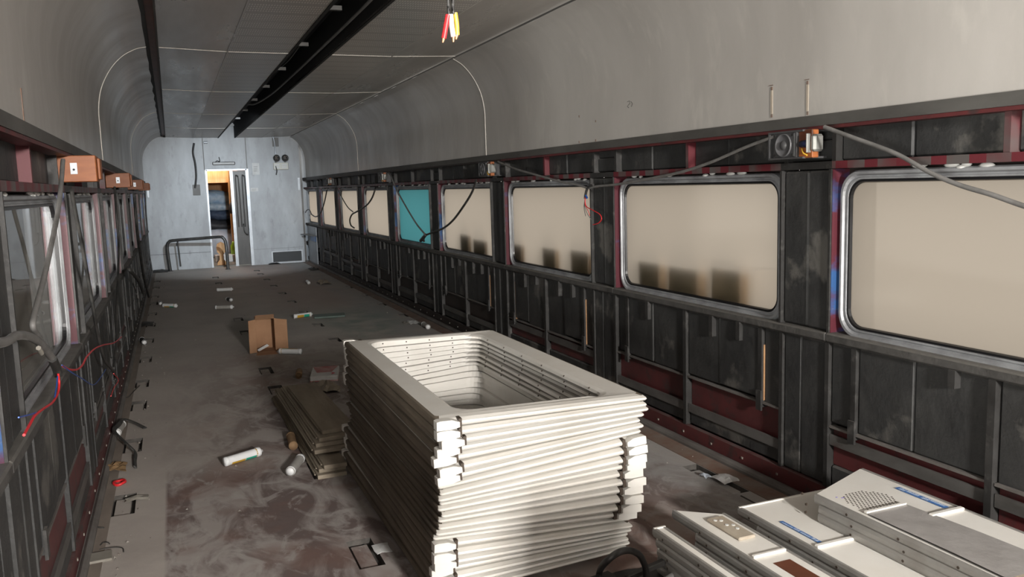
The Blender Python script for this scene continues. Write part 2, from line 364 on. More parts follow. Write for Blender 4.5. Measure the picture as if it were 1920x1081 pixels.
# ------------------------------------------------------------------ mesh helpers
class MB:
    def __init__(self):
        self.v, self.f, self.mi, self.sm = [], [], [], []
    def add(self, verts, faces, mi=0, smooth=False):
        o = len(self.v)
        self.v += [tuple(p) for p in verts]
        for fc in faces:
            self.f.append([i + o for i in fc]); self.mi.append(mi); self.sm.append(smooth)
    def box(self, x0, x1, y0, y1, z0, z1, mi=0):
        self.add([(x0, y0, z0), (x1, y0, z0), (x1, y1, z0), (x0, y1, z0), (x0, y0, z1), (x1, y0, z1), (x1, y1, z1), (x0, y1, z1)],
                 [(0, 3, 2, 1), (4, 5, 6, 7), (0, 1, 5, 4), (1, 2, 6, 5), (2, 3, 7, 6), (3, 0, 4, 7)], mi)
    def cbox(self, x0, x1, y0, y1, z0, z1, c=0.004, mi=0):
        bm = bmesh.new()
        bmesh.ops.create_cube(bm, size=1.0)
        for v in bm.verts:
            v.co = Vector((x0 + (v.co.x + .5) * (x1 - x0), y0 + (v.co.y + .5) * (y1 - y0), z0 + (v.co.z + .5) * (z1 - z0)))
        bmesh.ops.bevel(bm, geom=bm.edges[:], offset=c, segments=1, affect='EDGES')
        bm.verts.index_update()
        self.add([v.co[:] for v in bm.verts], [[v.index for v in f.verts] for f in bm.faces], mi)
        bm.free()
    def tube(self, pts, r, n=8, mi=0, caps=True, flat=1.0):
        pts = [Vector(p) for p in pts]
        rings = []
        ref = None
        for i, p in enumerate(pts):
            t = (pts[min(i + 1, len(pts) - 1)] - pts[max(i - 1, 0)])
            if t.length < 1e-9: t = Vector((0, 0, 1))
            t.normalize()
            if ref is None:
                ref = Vector((0, 0, 1)) if abs(t.z) < 0.9 else Vector((1, 0, 0))
            a = (ref - t * ref.dot(t))
            if a.length < 1e-6: a = t.orthogonal()
            a.normalize(); ref = a
            b = t.cross(a)
            rr = r[i] if isinstance(r, (list, tuple)) else r
            rings.append([p + a * (math.cos(2 * math.pi * k / n) * rr * flat) + b * (math.sin(2 * math.pi * k / n) * rr) for k in range(n)])
        vs = [q for ring in rings for q in ring]
        fs = []
        for i in range(len(rings) - 1):
            for k in range(n):
                fs.append((i * n + k, i * n + (k + 1) % n, (i + 1) * n + (k + 1) % n, (i + 1) * n + k))
        self.add(vs, fs, mi, True)
        if caps:
            o = len(rings) - 1
            self.add(rings[0], [tuple(range(n))[::-1]], mi); self.add(rings[o], [tuple(range(n))], mi)
    def lathe(self, prof, M=Matrix(), n=20, mi=0, smooth=True):
        """prof: list of (r, h) along local z"""
        vs = []
        for r, h in prof:
            for k in range(n):
                a = 2 * math.pi * k / n
                vs.append(M @ Vector((r * math.cos(a), r * math.sin(a), h)))
        fs = []
        for i in range(len(prof) - 1):
            for k in range(n):
                fs.append((i * n + k, i * n + (k + 1) % n, (i + 1) * n + (k + 1) % n, (i + 1) * n + k))
        self.add(vs, fs, mi, smooth)
    def prism(self, poly, axis, a0, a1, mi=0):
        """poly: 2D points in the two other axes (order x,y,z minus axis), extruded from a0 to a1 on axis"""
        n = len(poly)
        def P(p, a):
            return {'x': (a, p[0], p[1]), 'y': (p[0], a, p[1]), 'z': (p[0], p[1], a)}[axis]
        vs = [P(p, a0) for p in poly] + [P(p, a1) for p in poly]
        fs = [tuple(range(n))[::-1], tuple(range(n, 2 * n))] + [(i, (i + 1) % n, n + (i + 1) % n, n + i) for i in range(n)]
        self.add(vs, fs, mi)
    def mesh(self, name, mats):
        me = bpy.data.meshes.new(name)
        me.from_pydata(self.v, [], self.f)
        for m in mats: me.materials.append(MATS[m])
        for p, i, s in zip(me.polygons, self.mi, self.sm):
            p.material_index = i; p.use_smooth = s
        bm = bmesh.new(); bm.from_mesh(me)
        bmesh.ops.recalc_face_normals(bm, faces=bm.faces[:])
        bm.to_mesh(me); bm.free()
        return me
    def build(self, name, mats, parent=None, loc=None):
        if isinstance(mats, str): mats = [mats]
        return link(name, self.mesh(name, mats), parent, loc)

def link(name, me, parent=None, loc=None):
    o = bpy.data.objects.new(name, me)
    COL.objects.link(o)
    if parent is not None: o.parent = parent
    if loc is not None: o.location = loc
    return o
def tag(o, label, cat, group=None):
    o['label'] = label; o['category'] = cat
    if group: o['group'] = group
    return o
def struct(o, label=None):
    o['kind'] = 'structure'
    if label: o['label'] = label
    return o
def empty(name, loc=(0, 0, 0), rz=0.0):
    o = bpy.data.objects.new(name, None)
    COL.objects.link(o); o.location = loc; o.rotation_euler = (0, 0, rz)
    o.empty_display_size = 0.05
    return o
_bc = {}
def bp(name, x0, x1, y0, y1, z0, z1, mat, parent, bev=0.0):
    """box part sharing mesh data between alike pieces; children of wall meshes that sit at the world origin"""
    if x0 > x1: x0, x1 = x1, x0
    if y0 > y1: y0, y1 = y1, y0
    d = (round(x1 - x0, 4), round(y1 - y0, 4), round(z1 - z0, 4), mat, bev)
    if d not in _bc:
        b = MB()
        if bev: b.cbox(-d[0] / 2, d[0] / 2, -d[1] / 2, d[1] / 2, -d[2] / 2, d[2] / 2, bev)
        else: b.box(-d[0] / 2, d[0] / 2, -d[1] / 2, d[1] / 2, -d[2] / 2, d[2] / 2)
        _bc[d] = b.mesh(name, [mat])
    return link(name, _bc[d], parent, ((x0 + x1) / 2, (y0 + y1) / 2, (z0 + z1) / 2))
def smooth_path(pts, n=8):
    pts = [Vector(p) for p in pts]
    if len(pts) < 3: return pts
    P = [pts[0] * 2 - pts[1]] + pts + [pts[-1] * 2 - pts[-2]]
    out = []
    for i in range(1, len(P) - 2):
        p0, p1, p2, p3 = P[i - 1:i + 3]
        for k in range(n):
            t = k / n
            out.append(0.5 * ((2 * p1) + (p2 - p0) * t + (2 * p0 - 5 * p1 + 4 * p2 - p3) * t * t + (3 * p1 - p0 - 3 * p2 + p3) * t ** 3))
    out.append(pts[-1])
    return out
def rrect(hw, hh, r, n=6):
    """rounded rectangle, counter-clockwise"""
    out = []
    for cx, cy, a0 in ((hw - r, hh - r, 0), (-hw + r, hh - r, 90), (-hw + r, -hh + r, 180), (hw - r, -hh + r, 270)):
        for k in range(n + 1):
            a = math.radians(a0 + 90 * k / n)
            out.append((cx + r * math.cos(a), cy + r * math.sin(a)))
    return out

# ------------------------------------------------------------------ dimensions of the car
XR, XL, XC = 2.50, -0.43, 1.035          # inner faces of the stripped side walls
YE = 16.95                                # far end wall
Y0 = -4.6                                 # near end, behind the photographer
ZC = 2.445                                # ceiling
PITCH_W = 1.822

# ------------------------------------------------------------------ floor with seat-mounting slots
slots = []
for y in (4.15, 5.14, 6.12, 6.84, 7.84, 8.87, 9.92, 10.85, 11.87, 12.70, 13.9, 14.9): slots.append((-0.305, y, 0.10, 0.28))
for y in (3.14, 4.22, 6.12, 6.83, 8.83, 9.80, 13.92, 14.92): slots.append((0.605, y, 0.10, 0.27))
for y in (7.91, 8.89, 9.93, 10.98, 11.96, 13.0, 14.0, 15.03, 15.7): slots.append((1.347, y, 0.10, 0.24))
for y in (9.04, 10.05, 11.07, 12.09, 15.37): slots.append((2.315, y, 0.09, 0.24))
slots.append((2.30, 3.22, 0.085, 0.42))
def build_floor():
    xs = {XL - 0.2, XR + 0.2, 1.1}; ys = {Y0, YE + 3.2}
    for x, y, w, l in slots:
        xs |= {round(x - w / 2, 4), round(x + w / 2, 4)}; ys |= {round(y - l / 2, 4), round(y + l / 2, 4)}
    xs, ys = sorted(xs), sorted(ys)
    b = MB(); T = 0.05
    for i in range(len(xs) - 1):
        for j in range(len(ys) - 1):
            cx, cy = (xs[i] + xs[i + 1]) / 2, (ys[j] + ys[j + 1]) / 2
            if any(abs(cx - x) < w / 2 and abs(cy - y) < l / 2 for x, y, w, l in slots): continue
            b.add([(xs[i], ys[j], 0), (xs[i + 1], ys[j], 0), (xs[i + 1], ys[j + 1], 0), (xs[i], ys[j + 1], 0)], [(0, 1, 2, 3)])
    b.box(XL - 0.2, XR + 0.2, Y0, YE + 3.2, -0.10, -T)
    fl = b.build('floor', 'floor_dust')
    struct(fl, 'dusty brown-grey stripped steel floor of the carriage')
    cache = {}
    for x, y, w, l in slots:
        if (w, l) not in cache:
            p = MB(); d = 0.03; a, c = w / 2, l / 2
            p.add([(-a, -c, -d), (a, -c, -d), (a, c, -d), (-a, c, -d)], [(0, 1, 2, 3)])
            for q in ([(-a, -c), (a, -c)], [(a, -c), (a, c)], [(a, c), (-a, c)], [(-a, c), (-a, -c)]):
                p.add([(*q[0], -d), (*q[1], -d), (*q[1], 0), (*q[0], 0)], [(0, 1, 2, 3)])
            p.box(-a * 0.75, a * 0.55, -c * 0.8, c * 0.75, -d, -d + 0.018, 1)
            cache[(w, l)] = p.mesh('mounting_slot', ['pit', 'floor_dust'])
        link('mounting_slot', cache[(w, l)], fl, (x, y, 0))
    # sheet joint lines and the raised hatch edge by the right wall
    bp('hatch_edge', 2.268, 2.275, 2.62, 2.98, 0.0, 0.003, 'panel_groove', fl)
    bp('hatch_edge', 2.275, 2.40, 2.62, 2.628, 0.0, 0.003, 'panel_groove', fl)
    bp('edge_sheet', 2.345, 2.452, Y0, YE, 0.0, 0.004, 'rust', fl)
    bp('edge_sheet', -0.398, -0.352, Y0, YE, 0.0, 0.003, 'plate_brown', fl)
    return fl
floor = build_floor()

# ------------------------------------------------------------------ side walls
def build_wall(side):
    right = side == 'right'
    def X(d): return XR + d if right else XL - d
    off = 2.855 if right else 2.52
    rnd = random.Random(11 if right else 23)
    k0 = -1 if right else -3
    ks = list(range(k0, 8))
    b = MB()
    def skin(y0, y1, z0, z1, d0=0.105, d1=0.17):
        x0, x1 = sorted((X(d0), X(d1))); b.box(x0, x1, y0, y1, z0, z1)
    yend = YE + 0.45
    skin(Y0, yend, -0.02, 0.74); skin(Y0, yend, 1.45, 1.70)
    ystart = off + PITCH_W * k0 + 0.155
    skin(Y0, ystart - 0.31, 0.74, 1.45)
    for k in range(k0, 9):
        c = off + PITCH_W * k
        if c - 0.155 < yend: skin(c - 0.155, min(c + 0.155, yend), 0.74, 1.45)
    wall = b.build('wall_' + side, 'skin_black')
    struct(wall, 'stripped %s side wall of the carriage, black insulation between steel ribs' % side)
    def P(name, d0, d1, y0, y1, z0, z1, mat, bev=0.0):
        if not right and z1 < 0.74:
            if name == 'stud': mat = 'rubber_black'; d0 = max(d0, 0.0)
            elif name == 'insulation_sheet': d0 = d0 * 0.35
            elif name == 'hanger_tab': return None
            elif name in ('strap', 'red_panel'): d0 = d0 * 0.5
        return bp(name, X(d0), X(d1), y0, min(y1, yend), z0, z1, mat, wall, bev)
    # --- posts between the windows
    for k in range(k0, 9):
        c = off + PITCH_W * k
        if c - 0.16 > YE: continue
        h = 0.155
        P('post_sheet', 0.008 + rnd.uniform(-.004, .004), 0.10, c - h + 0.014, c - 0.012, 0.768, 1.436, 'rubber_black', 0.008)
        P('post_sheet', 0.012 + rnd.uniform(-.006, .006), 0.10, c - 0.008, c + h - 0.014, 0.768, 1.436, 'rubber_black', 0.008)
        P('post_edge', -0.004, 0.10, c - h, c - h + 0.012, 0.765, 1.44, 'steel_dusty')
        P('post_edge', -0.004, 0.10, c + h - 0.012, c + h, 0.765, 1.44, 'steel_dusty')
        P('jamb', 0.004, 0.10, c - h - 0.003, c - h, 0.765, 1.44, 'jamb_paint')
        P('jamb', 0.004, 0.10, c + h, c + h + 0.003, 0.765, 1.44, 'jamb_paint')
        # below the sill
        P('stud', 0.0, 0.10, c - h, c - h + 0.022, 0.10, 0.725, 'steel_dusty')
        P('stud', 0.0, 0.10, c + h - 0.022, c + h, 0.10, 0.725, 'steel_dusty')
        P('insulation_sheet', 0.010 + rnd.uniform(0, .008), 0.10, c - h + 0.024, c + 0.02, 0.10, 0.722, 'rubber_black', 0.007)
        P('insulation_sheet', 0.008 + rnd.uniform(0, .008), 0.10, c + 0.023, c + h - 0.024, 0.10, 0.722, 'rubber_black', 0.007)
        # above
        P('insulation_sheet', 0.05, 0.10, c - h, c + h, 1.478, 1.56, 'rubber_black', 0.006)
        P('insulation_sheet', 0.058, 0.10, c - h, c + h, 1.563, 1.64, 'rubber_black', 0.006)
        P('stud', 0.02, 0.10, c - h, c - h + 0.022, 1.472, 1.62, 'steel_dusty')
        P('stud', 0.02, 0.10, c + h - 0.022, c + h, 1.472, 1.62, 'steel_dusty')
    # --- bays
    for k in ks:
        c = off + PITCH_W * (k + 0.5)
        hw = PITCH_W / 2 - 0.155
        last = c + hw > YE
        reds = 'oxide_red' if (right and k <= 1) or (not right and k <= 2) else 'oxide_brown'
        zr = 0.372 if k != 1 else 0.34
        zb = {-1: 0.196, 0: 0.205, 1: 0.20}.get(k, 0.20 + 0.03 * rnd.random())
        zs = {-1: 0.284, 0: 0.170, 1: 0.265}.get(k, rnd.choice((0.17, 0.26, 0.29)))
        y0, y1 = c - hw, c + hw
        P('sill_rail', -0.012, 0.10, y0 - 0.30, y1 + 0.01, 0.726, 0.764, 'sill_grey', 0.006)
        P('window_head_rail', 0.0, 0.05, y0, y1, 1.442, 1.472, 'striped_rail')
        P('window_head_rail', 0.0, 0.05, y1, y1 + 0.31, 1.442, 1.472, 'steel_dusty')
        # insulation sheets, lower zone
        for (a, e, dd) in ((-hw + 0.002, -0.635, .018), (-0.605, -0.30, .012), (-0.297, -0.016, .018), (0.016, 0.33, .014), (0.333, 0.605, .012), (0.635, hw - 0.002, .02)):
            jz = rnd.uniform(-.012, .012)
            P('insulation_sheet', dd + rnd.uniform(-.005, .005), 0.10, c + a, c + e, zr + jz, 0.722, 'rubber_black', 0.007)
        for (a, e) in ((-hw + 0.002, -0.018), (0.018, hw - 0.002)):
            P('insulation_sheet', 0.022, 0.10, c + a, c + e, 0.102, zb - 0.004, 'rubber_black', 0.007)
            P('red_panel', 0.034, 0.10, c + a, c + e, zb, zr - 0.014, reds)
            P('strap', 0.010, 0.020, c + a, c + e, zs, zs + 0.046, 'strap_steel')
            P('dust_ledge', 0.006, 0.036, c + a, c + e, zr - 0.0135, zr - 0.004, 'kerb_grey')
        P('stud', -0.002, 0.10, c - 0.014, c + 0.014, 0.10, 0.725, 'steel_dusty')
        for s in (-0.62, 0.62):
            P('stud', 0.002, 0.10, c + s - 0.013, c + s + 0.013, zr - 0.03, 0.725, 'steel_dusty')
            if right and k <= 2 and (s < 0 or k == 1): P('wood_strip', 0.012, 0.06, c + s - 0.0175, c + s - 0.0125, zr - 0.02 + 0.03 * rnd.random(), 0.64, 'raw_wood')
            P('bracket_plate', -0.006, 0.004, c + s - 0.018, c + s + 0.018, zr - 0.045, zr + 0.05, 'steel_dusty')
        for s, l in ((-0.47, .085), (-0.25, .10), (0.37, .10), (0.15, 0.06)):
            if rnd.random() < 0.85:
                P('hanger_tab', -0.012, 0.03, c + s - 0.014, c + s + 0.014, 0.722 - l, 0.727, 'steel_dusty')
        # kerb angle with rivets
        P('kerb_angle', 0.0, 0.03, y0 - 0.31, y1, 0.024, 0.094, reds)
        for q in range(7):
            yy = y0 - 0.25 + q * 0.255
            P('rivet', -0.004, 0.0, yy - 0.005, yy + 0.005, 0.05, 0.06, 'plate_grey')
        # zone above the window
        P('stud', 0.02, 0.10, c - 0.012, c + 0.012, 1.472, 1.62, 'striped_rail' if reds == 'oxide_red' else 'steel_dusty')
        for (a, e) in ((-hw, -0.31), (-0.306, -0.014), (0.014, 0.40), (0.404, hw)):
            P('insulation_sheet', 0.055 + rnd.uniform(-.006, .008), 0.10, c + a, c + e, 1.474, 1.645, 'rubber_black', 0.007)
        P('eave_trim', -0.022, 0.012, y0 - 0.31, y1 + 0.001, 1.617, 1.662, 'eave_grey')
        P('eave_lip', -0.018, 0.05, y0 - 0.31, y1 + 0.001, 1.603, 1.6165, reds)
    # plain stretch behind the photographer
    P('insulation_sheet', 0.03, 0.10, Y0 + 0.02, ystart - 0.315, 0.05, 1.60, 'rubber_black', 0.006)
    P('eave_trim', -0.022, 0.012, Y0 + 0.02, ystart - 0.31, 1.617, 1.662, 'eave_grey')
    # --- windows
    for i, k in enumerate(ks):
        c = off + PITCH_W * (k + 0.5)
        hy, hz, zc = 0.738, 0.339, 1.094
        if right and k == 7: c, hy = 16.50, 0.55
        if not right and c + hy > YE: hy = YE - 0.08 - c
        n = i + (1 if right else 10)
        w = empty('window_%d' % n, (X(0.04), c, zc)); 
        film = right
        nth = ('first', 'second', 'third', 'fourth', 'fifth', 'sixth', 'seventh', 'eighth', 'ninth', 'tenth', 'eleventh')
        if right: lab = 'bright blue-filmed window in the right wall' if k == 3 else '%s tan frosted window of the right wall, counted from the near end' % nth[i]
        elif k < 0: lab = 'clear left window beside the viewer, %s behind the picture edge' % nth[-k - 1]
        else: lab = '%s clear dusty window of the left wall, counted from the near end' % nth[k]
        struct(w, lab)
        sgn = 1 if right else -1
        # aluminium ring: rounded step profile (depth, inset)
        prof = [(0.05, 0.0), (-0.004, 0.0), (-0.014, 0.006), (-0.014, 0.016), (0.0, 0.022), (0.0, 0.027), (-0.006, 0.03), (-0.006, 0.036), (0.012, 0.039), (0.012, 0.05)]
        def ring(prof, mat, name):
            bb = MB(); L_ = []
            for d, ins in prof:
                L_.append([(sgn * d, p[0], p[1]) for p in rrect(hy - ins, hz - ins, 0.095 - ins * 0.6, 7)])
            m_ = len(L_[0]); vs = [p for l in L_ for p in l]; fs = []
            for a in range(len(L_) - 1):
                for q in range(m_):
                    fs.append((a * m_ + q, a * m_ + (q + 1) % m_, (a + 1) * m_ + (q + 1) % m_, (a + 1) * m_ + q))
            bb.add(vs, fs, 0, False)
            return bb.build(name, mat, w)
        ring(prof, 'aluminium', 'frame')
        fb = MB(); lo_ = rrect(hy + 0.03, hz + 0.03, 0.002, 7); li_ = rrect(hy - 0.004, hz - 0.004, 0.093, 7); m_ = len(lo_)
        fb.add([(sgn * 0.052, p[0], p[1]) for p in lo_] + [(sgn * 0.048, p[0], p[1]) for p in li_], [(q, (q + 1) % m_, m_ + (q + 1) % m_, m_ + q) for q in range(m_)])
        fb.build('flange', 'oxide_brown', w)
        ring([(0.012, 0.036), (-0.002, 0.038), (-0.002, 0.046), (0.014, 0.050)], 'gasket', 'gasket')
        pb = MB()
        # stepped pane inside the gasket: a thin slab with rounded corners
        pts = rrect(hy - 0.046, hz - 0.046, 0.068, 7)
        if film:
            pb.add([(sgn * 0.010, p[0], p[1]) for p in pts], [tuple(range(len(pts)))])
        else:
            pb.add([(sgn * 0.010, p[0], p[1]) for p in pts], [tuple(range(len(pts)))])
        pane = pb.build('pane', ('film_blue' if k == 3 else 'film_tan') if film else 'clear_glass', w)
        # blobs of sealant along the head of the frame
        sb = MB()
        for q in range(9):
            yy = rnd.uniform(-hy + 0.1, hy - 0.1); ll = rnd.uniform(0.01, 0.045)
            zz = hz + rnd.uniform(-0.004, 0.008)
            M_ = Matrix.Translation((sgn * -0.004, yy, zz)) @ Matrix.Diagonal((0.014, ll, 0.010, 1))
            sb.lathe([(0.02, -1), (0.7, -0.6), (1, 0), (0.7, 0.7), (0.02, 1)], M_, 7)
        sb.build('sealant', 'sealant_white', w)
        # drain clips under the frame
        cb = MB()
        for q in range(4):
            yy = -hy + 0.15 + q * (2 * hy - 0.3) / 3 + rnd.uniform(-.05, .05)
            x0, x1 = sorted((sgn * -0.010, sgn * 0.03)); cb.cbox(x0, x1, yy - 0.025, yy + 0.025, -hz - 0.014, -hz + 0.004, 0.003)
        cb.build('clip', 'steel_dusty', w)
    # skirting along the floor
    kb = MB()
    o_ = -0.05 if right else -0.034
    prof = [(o_, 0.0), (o_, 0.016), (o_ + 0.006, 0.026), (o_ + 0.018, 0.030), (-0.012, 0.028), (-0.004, 0.022), (0.10, 0.022), (0.10, 0.0)]
    kb.prism([(X(d), z) for d, z in prof], 'y', Y0, YE - 0.005)
    struct(kb.build('baseboard_' + side, 'kerb_grey'), 'grey dusty floor kerb along the %s wall' % side)
    return wall
wall_r = build_wall('right')
wall_l = build_wall('left')

# ------------------------------------------------------------------ ceiling: coves, panels, open channel
def build_ceiling():
    b = MB()
    b.box(XL - 0.2, XR + 0.2, Y0, YE + 0.45, 2.72, 2.76)
    ceil = b.build('ceiling', 'channel_black')
    struct(ceil, 'grey laminate carriage ceiling with an open black cable channel')
    # cove profile measured on the right-hand joint
    cove = [(-0.0, 1.655), (0.0, 1.9), (-0.002, 2.03), (-0.022, 2.15), (-0.062, 2.25), (-0.12, 2.34), (-0.19, 2.41), (-0.262, 2.452)]
    cove = smooth_path([Vector((a, z, 0)) for a, z in cove], 4)
    cuts = [Y0, 1.42, 6.72, 11.95, YE]
    for side in ('right', 'left'):
        sg, x0 = (1, XR) if side == 'right' else (-1, XL)
        cv = cove if side == 'right' else cove + [Vector((-0.30, 2.466, 0)), Vector((-0.345, 2.474, 0))]
        for a, e in zip(cuts[:-1], cuts[1:]):
            bb = MB()
            ny = max(2, int((e - 0.004 - a) / 0.4))
            vs = []
            for j in range(ny + 1):
                y = a + (e - 0.004 - a) * j / ny
                for p in cv:
                    # slight buckling of the sheet near its upper edge
                    wob = 0.006 * math.sin(y * 7.3 + p.y * 3) * max(0, p.y - 2.2) / 0.25
                    vs.append((x0 + sg * (p.x + wob), y, p.y))
            n = len(cv)
            bb.add(vs, [(j * n + i, j * n + i + 1, (j + 1) * n + i + 1, (j + 1) * n + i) for j in range(ny) for i in range(n - 1)], 0, True)
            bb.build('cove_panel', 'cove_laminate', ceil)
            if a > Y0:
                s = MB()
                s.tube([(x0 + sg * (p.x - 0.002), a, p.y) for p in cv], 0.0035, 6)
                s.build('joint_strip', 'joint_strip', ceil)
    # flat panels: edge / perforated / channel / perforated / edge
    cuts = [Y0, -1.2, 1.42, 4.04, 6.64, 9.25, 11.9, 14.45, YE]
    spans = [(0.0, 0.468, 2.462, ZC, 'ceiling_laminate'), (0.470, 0.925, ZC, ZC, 'ceiling_perforated'),
             (1.207, 1.70, ZC, ZC, 'ceiling_perforated'), (1.702, 2.232, ZC, 2.462, 'ceiling_laminate')]
    for x0, x1, z0, z1, mt in spans:
        for a, e in zip(cuts[:-1], cuts[1:]):
            bb = MB()
            bb.prism([(x0, z0), (x1, z1), (x1, z1 + 0.012), (x0, z0 + 0.012)], 'y', a + 0.003, e - 0.003)
            bb.build('ceiling_panel', mt, ceil)
            if a > Y0:
                s = MB(); s.tube([(x0 + 0.004, a, z0 - 0.001), (x1 - 0.004, a, z1 - 0.001)], 0.003, 6)
                s.build('joint_strip', 'joint_strip', ceil)
    # fold trims
    for x, z in ((0.469, ZC), (1.701, ZC)):
        bp('fold_trim', x - 0.004, x + 0.004, Y0, YE, z - 0.003, z, 'ceiling_laminate', ceil)
    # cable channel
    for x0, x1 in ((0.905, 0.925), (1.207, 1.227)):
        bp('channel_side', x0, x1, Y0, YE, ZC - 0.006, 2.72, 'channel_black', ceil)
    y = 1.2
    while y < 15.5:
        bp('channel_bracket', 0.926, 1.02, y, y + 0.035, ZC + 0.02, ZC + 0.045, 'bracket_steel', ceil)
        y += 1.3
    # gap between left cove and ceiling panels: dark edge profile
    bp('edge_channel', -0.11, -0.06, Y0, YE, 2.484, 2.52, 'skin_black', ceil)
    bp('edge_channel', -0.06, 0.0, Y0, YE, 2.49, 2.51, 'brown_wood', ceil)
    bp('edge_channel', -0.012, 0.0, Y0, YE, 2.455, 2.50, 'eave_grey', ceil)
    bp('edge_channel', 2.226, 2.270, Y0, YE, 2.466, 2.480, 'eave_grey', ceil)
    return ceil
ceiling = build_ceiling()
# ------------------------------------------------------------------ ends of the car
def build_end():
    DX0, DX1, DZ = 0.652, 1.385, 1.84
    b = MB()
    x0, x1, zt = XL - 0.1, 2.36, 2.72
    b.box(x0, DX0, YE, YE + 0.05, -0.02, zt); b.box(DX1, x1, YE, YE + 0.05, -0.02, zt); b.box(DX0, DX1, YE, YE + 0.05, DZ, zt)
    b.box(x1, x1 + 0.03, YE, YE + 0.45, -0.02, zt); b.box(x1, XR + 0.2, YE + 0.42, YE + 0.45, -0.02, zt)
    wall = b.build('wall_back', 'end_laminate')
    struct(wall, 'pale blue-grey end wall with an open doorway')
    y = YE
    def P(name, xa, xb, ya, yb, za, zb, mat, bev=0): return bp(name, xa, xb, ya, yb, za, zb, mat, wall, bev)
    P('seam_strip', 0.625, 0.640, y - 0.006, y, DZ, 2.44, 'lining_grey')
    P('seam_strip', 1.395, 1.410, y - 0.006, y, DZ, 2.44, 'lining_grey')
    P('seam_strip', XL, DX0, y - 0.003, y, 0.30, 0.306, 'vent_dark')
    P('seam_strip', DX1, 2.36, y - 0.003, y, 0.30, 0.304, 'lining_grey')
    P('door_frame', DX0 - 0.012, DX0 + 0.020, y - 0.012, y + 0.06, 0, DZ + 0.012, 'frame_metal')
    P('door_frame', DX1 - 0.02, DX1 + 0.035, y - 0.012, y + 0.06, 0, DZ + 0.012, 'frame_metal')
    P('door_frame', DX0, DX1, y - 0.012, y + 0.06, DZ - 0.012, DZ + 0.016, 'frame_metal')
    P('corner_trim', -0.39, -0.362, y - 0.02, y, 1.37, 1.58, 'frame_metal')
    P('corner_trim', 2.335, 2.375, y - 0.02, y, 1.42, 1.66, 'frame_metal')
    P('conduit_plate', 0.40, 0.53, y - 0.012, y, 1.38, 1.58, 'lining_grey', 0.004)
    P('cover_plate', 1.90, 2.02, y - 0.01, y, 2.27, 2.44, 'lining_grey', 0.004)
    # ventilation grille
    v = empty('vent_grille', (2.05, y, 0.13)); v.parent = wall
    bp('grille_back', -0.275, 0.275, -0.006, 0, -0.095, 0.095, 'vent_dark', v)
    for za, zb in ((-0.125, -0.1), (0.1, 0.118)): bp('grille_frame', -0.30, 0.30, -0.016, 0, za, zb, 'frame_metal', v)
    for xa, xb in ((-0.30, -0.275), (0.275, 0.30)): bp('grille_frame', xa, xb, -0.016, 0, -0.1, 0.1, 'frame_metal', v)
    for q in range(9): bp('grille_slat', -0.275, 0.275, -0.013, -0.004, -0.09 + q * 0.021, -0.082 + q * 0.021, 'vent_dark', v)
    # grey lining and blue folding shelf in the corner under the last window
    lin = bp('corner_lining', 2.47, 2.485, 15.9, YE, 0.03, 0.72, 'end_laminate', wall)
    # sliding door leaf, half open, with ribs and handle
    d = empty('door_1', ((1.10 + DX1) / 2, YE + 0.10, 0)); struct(d, 'dark sliding door leaf standing half open in the end wall')
    w2 = (DX1 - 1.10) / 2
    bp('leaf', -w2 + 0.02, w2 + 0.05, -0.02, 0.02, 0.0, DZ - 0.02, 'door_dark', d)
    bp('leaf_edge', -w2 - 0.02, -w2 + 0.035, -0.07, 0.03, 0.0, DZ - 0.02, 'frame_metal', d)
    for xx in (-0.03, 0.09):
        t = MB(); t.tube(smooth_path([(xx - 0.03, -0.03, 0.75), (xx - 0.03, -0.035, 1.65), (xx, -0.035, 1.72), (xx + 0.02, -0.035, 1.62), (xx + 0.03, -0.03, 0.75)], 5), 0.010, 6); t.build('leaf_rib', 'door_dark', d)
    t = MB(); t.tube(smooth_path([(0.03, -0.02, 0.80), (0.03, -0.07, 0.78), (0.04, -0.08, 0.66), (0.09, -0.08, 0.60), (0.12, -0.07, 0.68), (0.12, -0.02, 0.76)], 5), 0.011, 7); t.build('door_handle', 'rail_dark', d)
    # vestibule behind the doorway
    def vw(nm, lab, *d):
        q = MB(); q.box(*d); return struct(q.build(nm, 'vest_wood'), lab)
    vw('wall_vestibule_left', 'orange wooden left wall of the vestibule', 0.1, 0.13, YE + 0.05, YE + 3.1, 0, 2.4)
    vw('wall_vestibule_right', 'orange wooden right wall of the vestibule', 1.95, 1.98, YE + 0.05, YE + 3.1, 0, 2.4)
    vw('ceiling_vestibule', 'wooden ceiling of the vestibule', 0.1, 1.98, YE + 0.05, YE + 3.13, 2.4, 2.43)
    vo = vw('wall_vestibule_back', 'orange wooden back wall of the vestibule beyond the doorway', 0.1, 1.98, YE + 3.1, YE + 3.13, 0, 2.4)
    bp('wood_pillar', 1.13, 1.32, YE + 1.35, YE + 1.6, 0.0, 2.05, 'vest_wood', vo)
    bp('wood_header', 0.13, 1.95, YE + 1.5, YE + 1.56, 1.62, 2.4, 'vest_wood', vo)
    q = MB(); q.box(0.13, 1.95, YE + 0.06, YE + 3.1, 0.001, 0.02); struct(q.build('floor_vestibule', 'plate_grey'), 'pale vestibule floor beyond the doorway')
    return wall
wall_b = build_end()
b = MB(); b.box(XL - 0.2, XR + 0.2, Y0 - 0.05, Y0, -0.05, 2.76)
struct(b.build('wall_front', 'end_laminate'), 'near end partition behind the photographer')
area('vestibule_light', (0.75, YE + 1.3, 2.35), (0.8, YE + 2.3, 0.5), 0.6, 0.6, 14, (1.0, 0.96, 0.92))

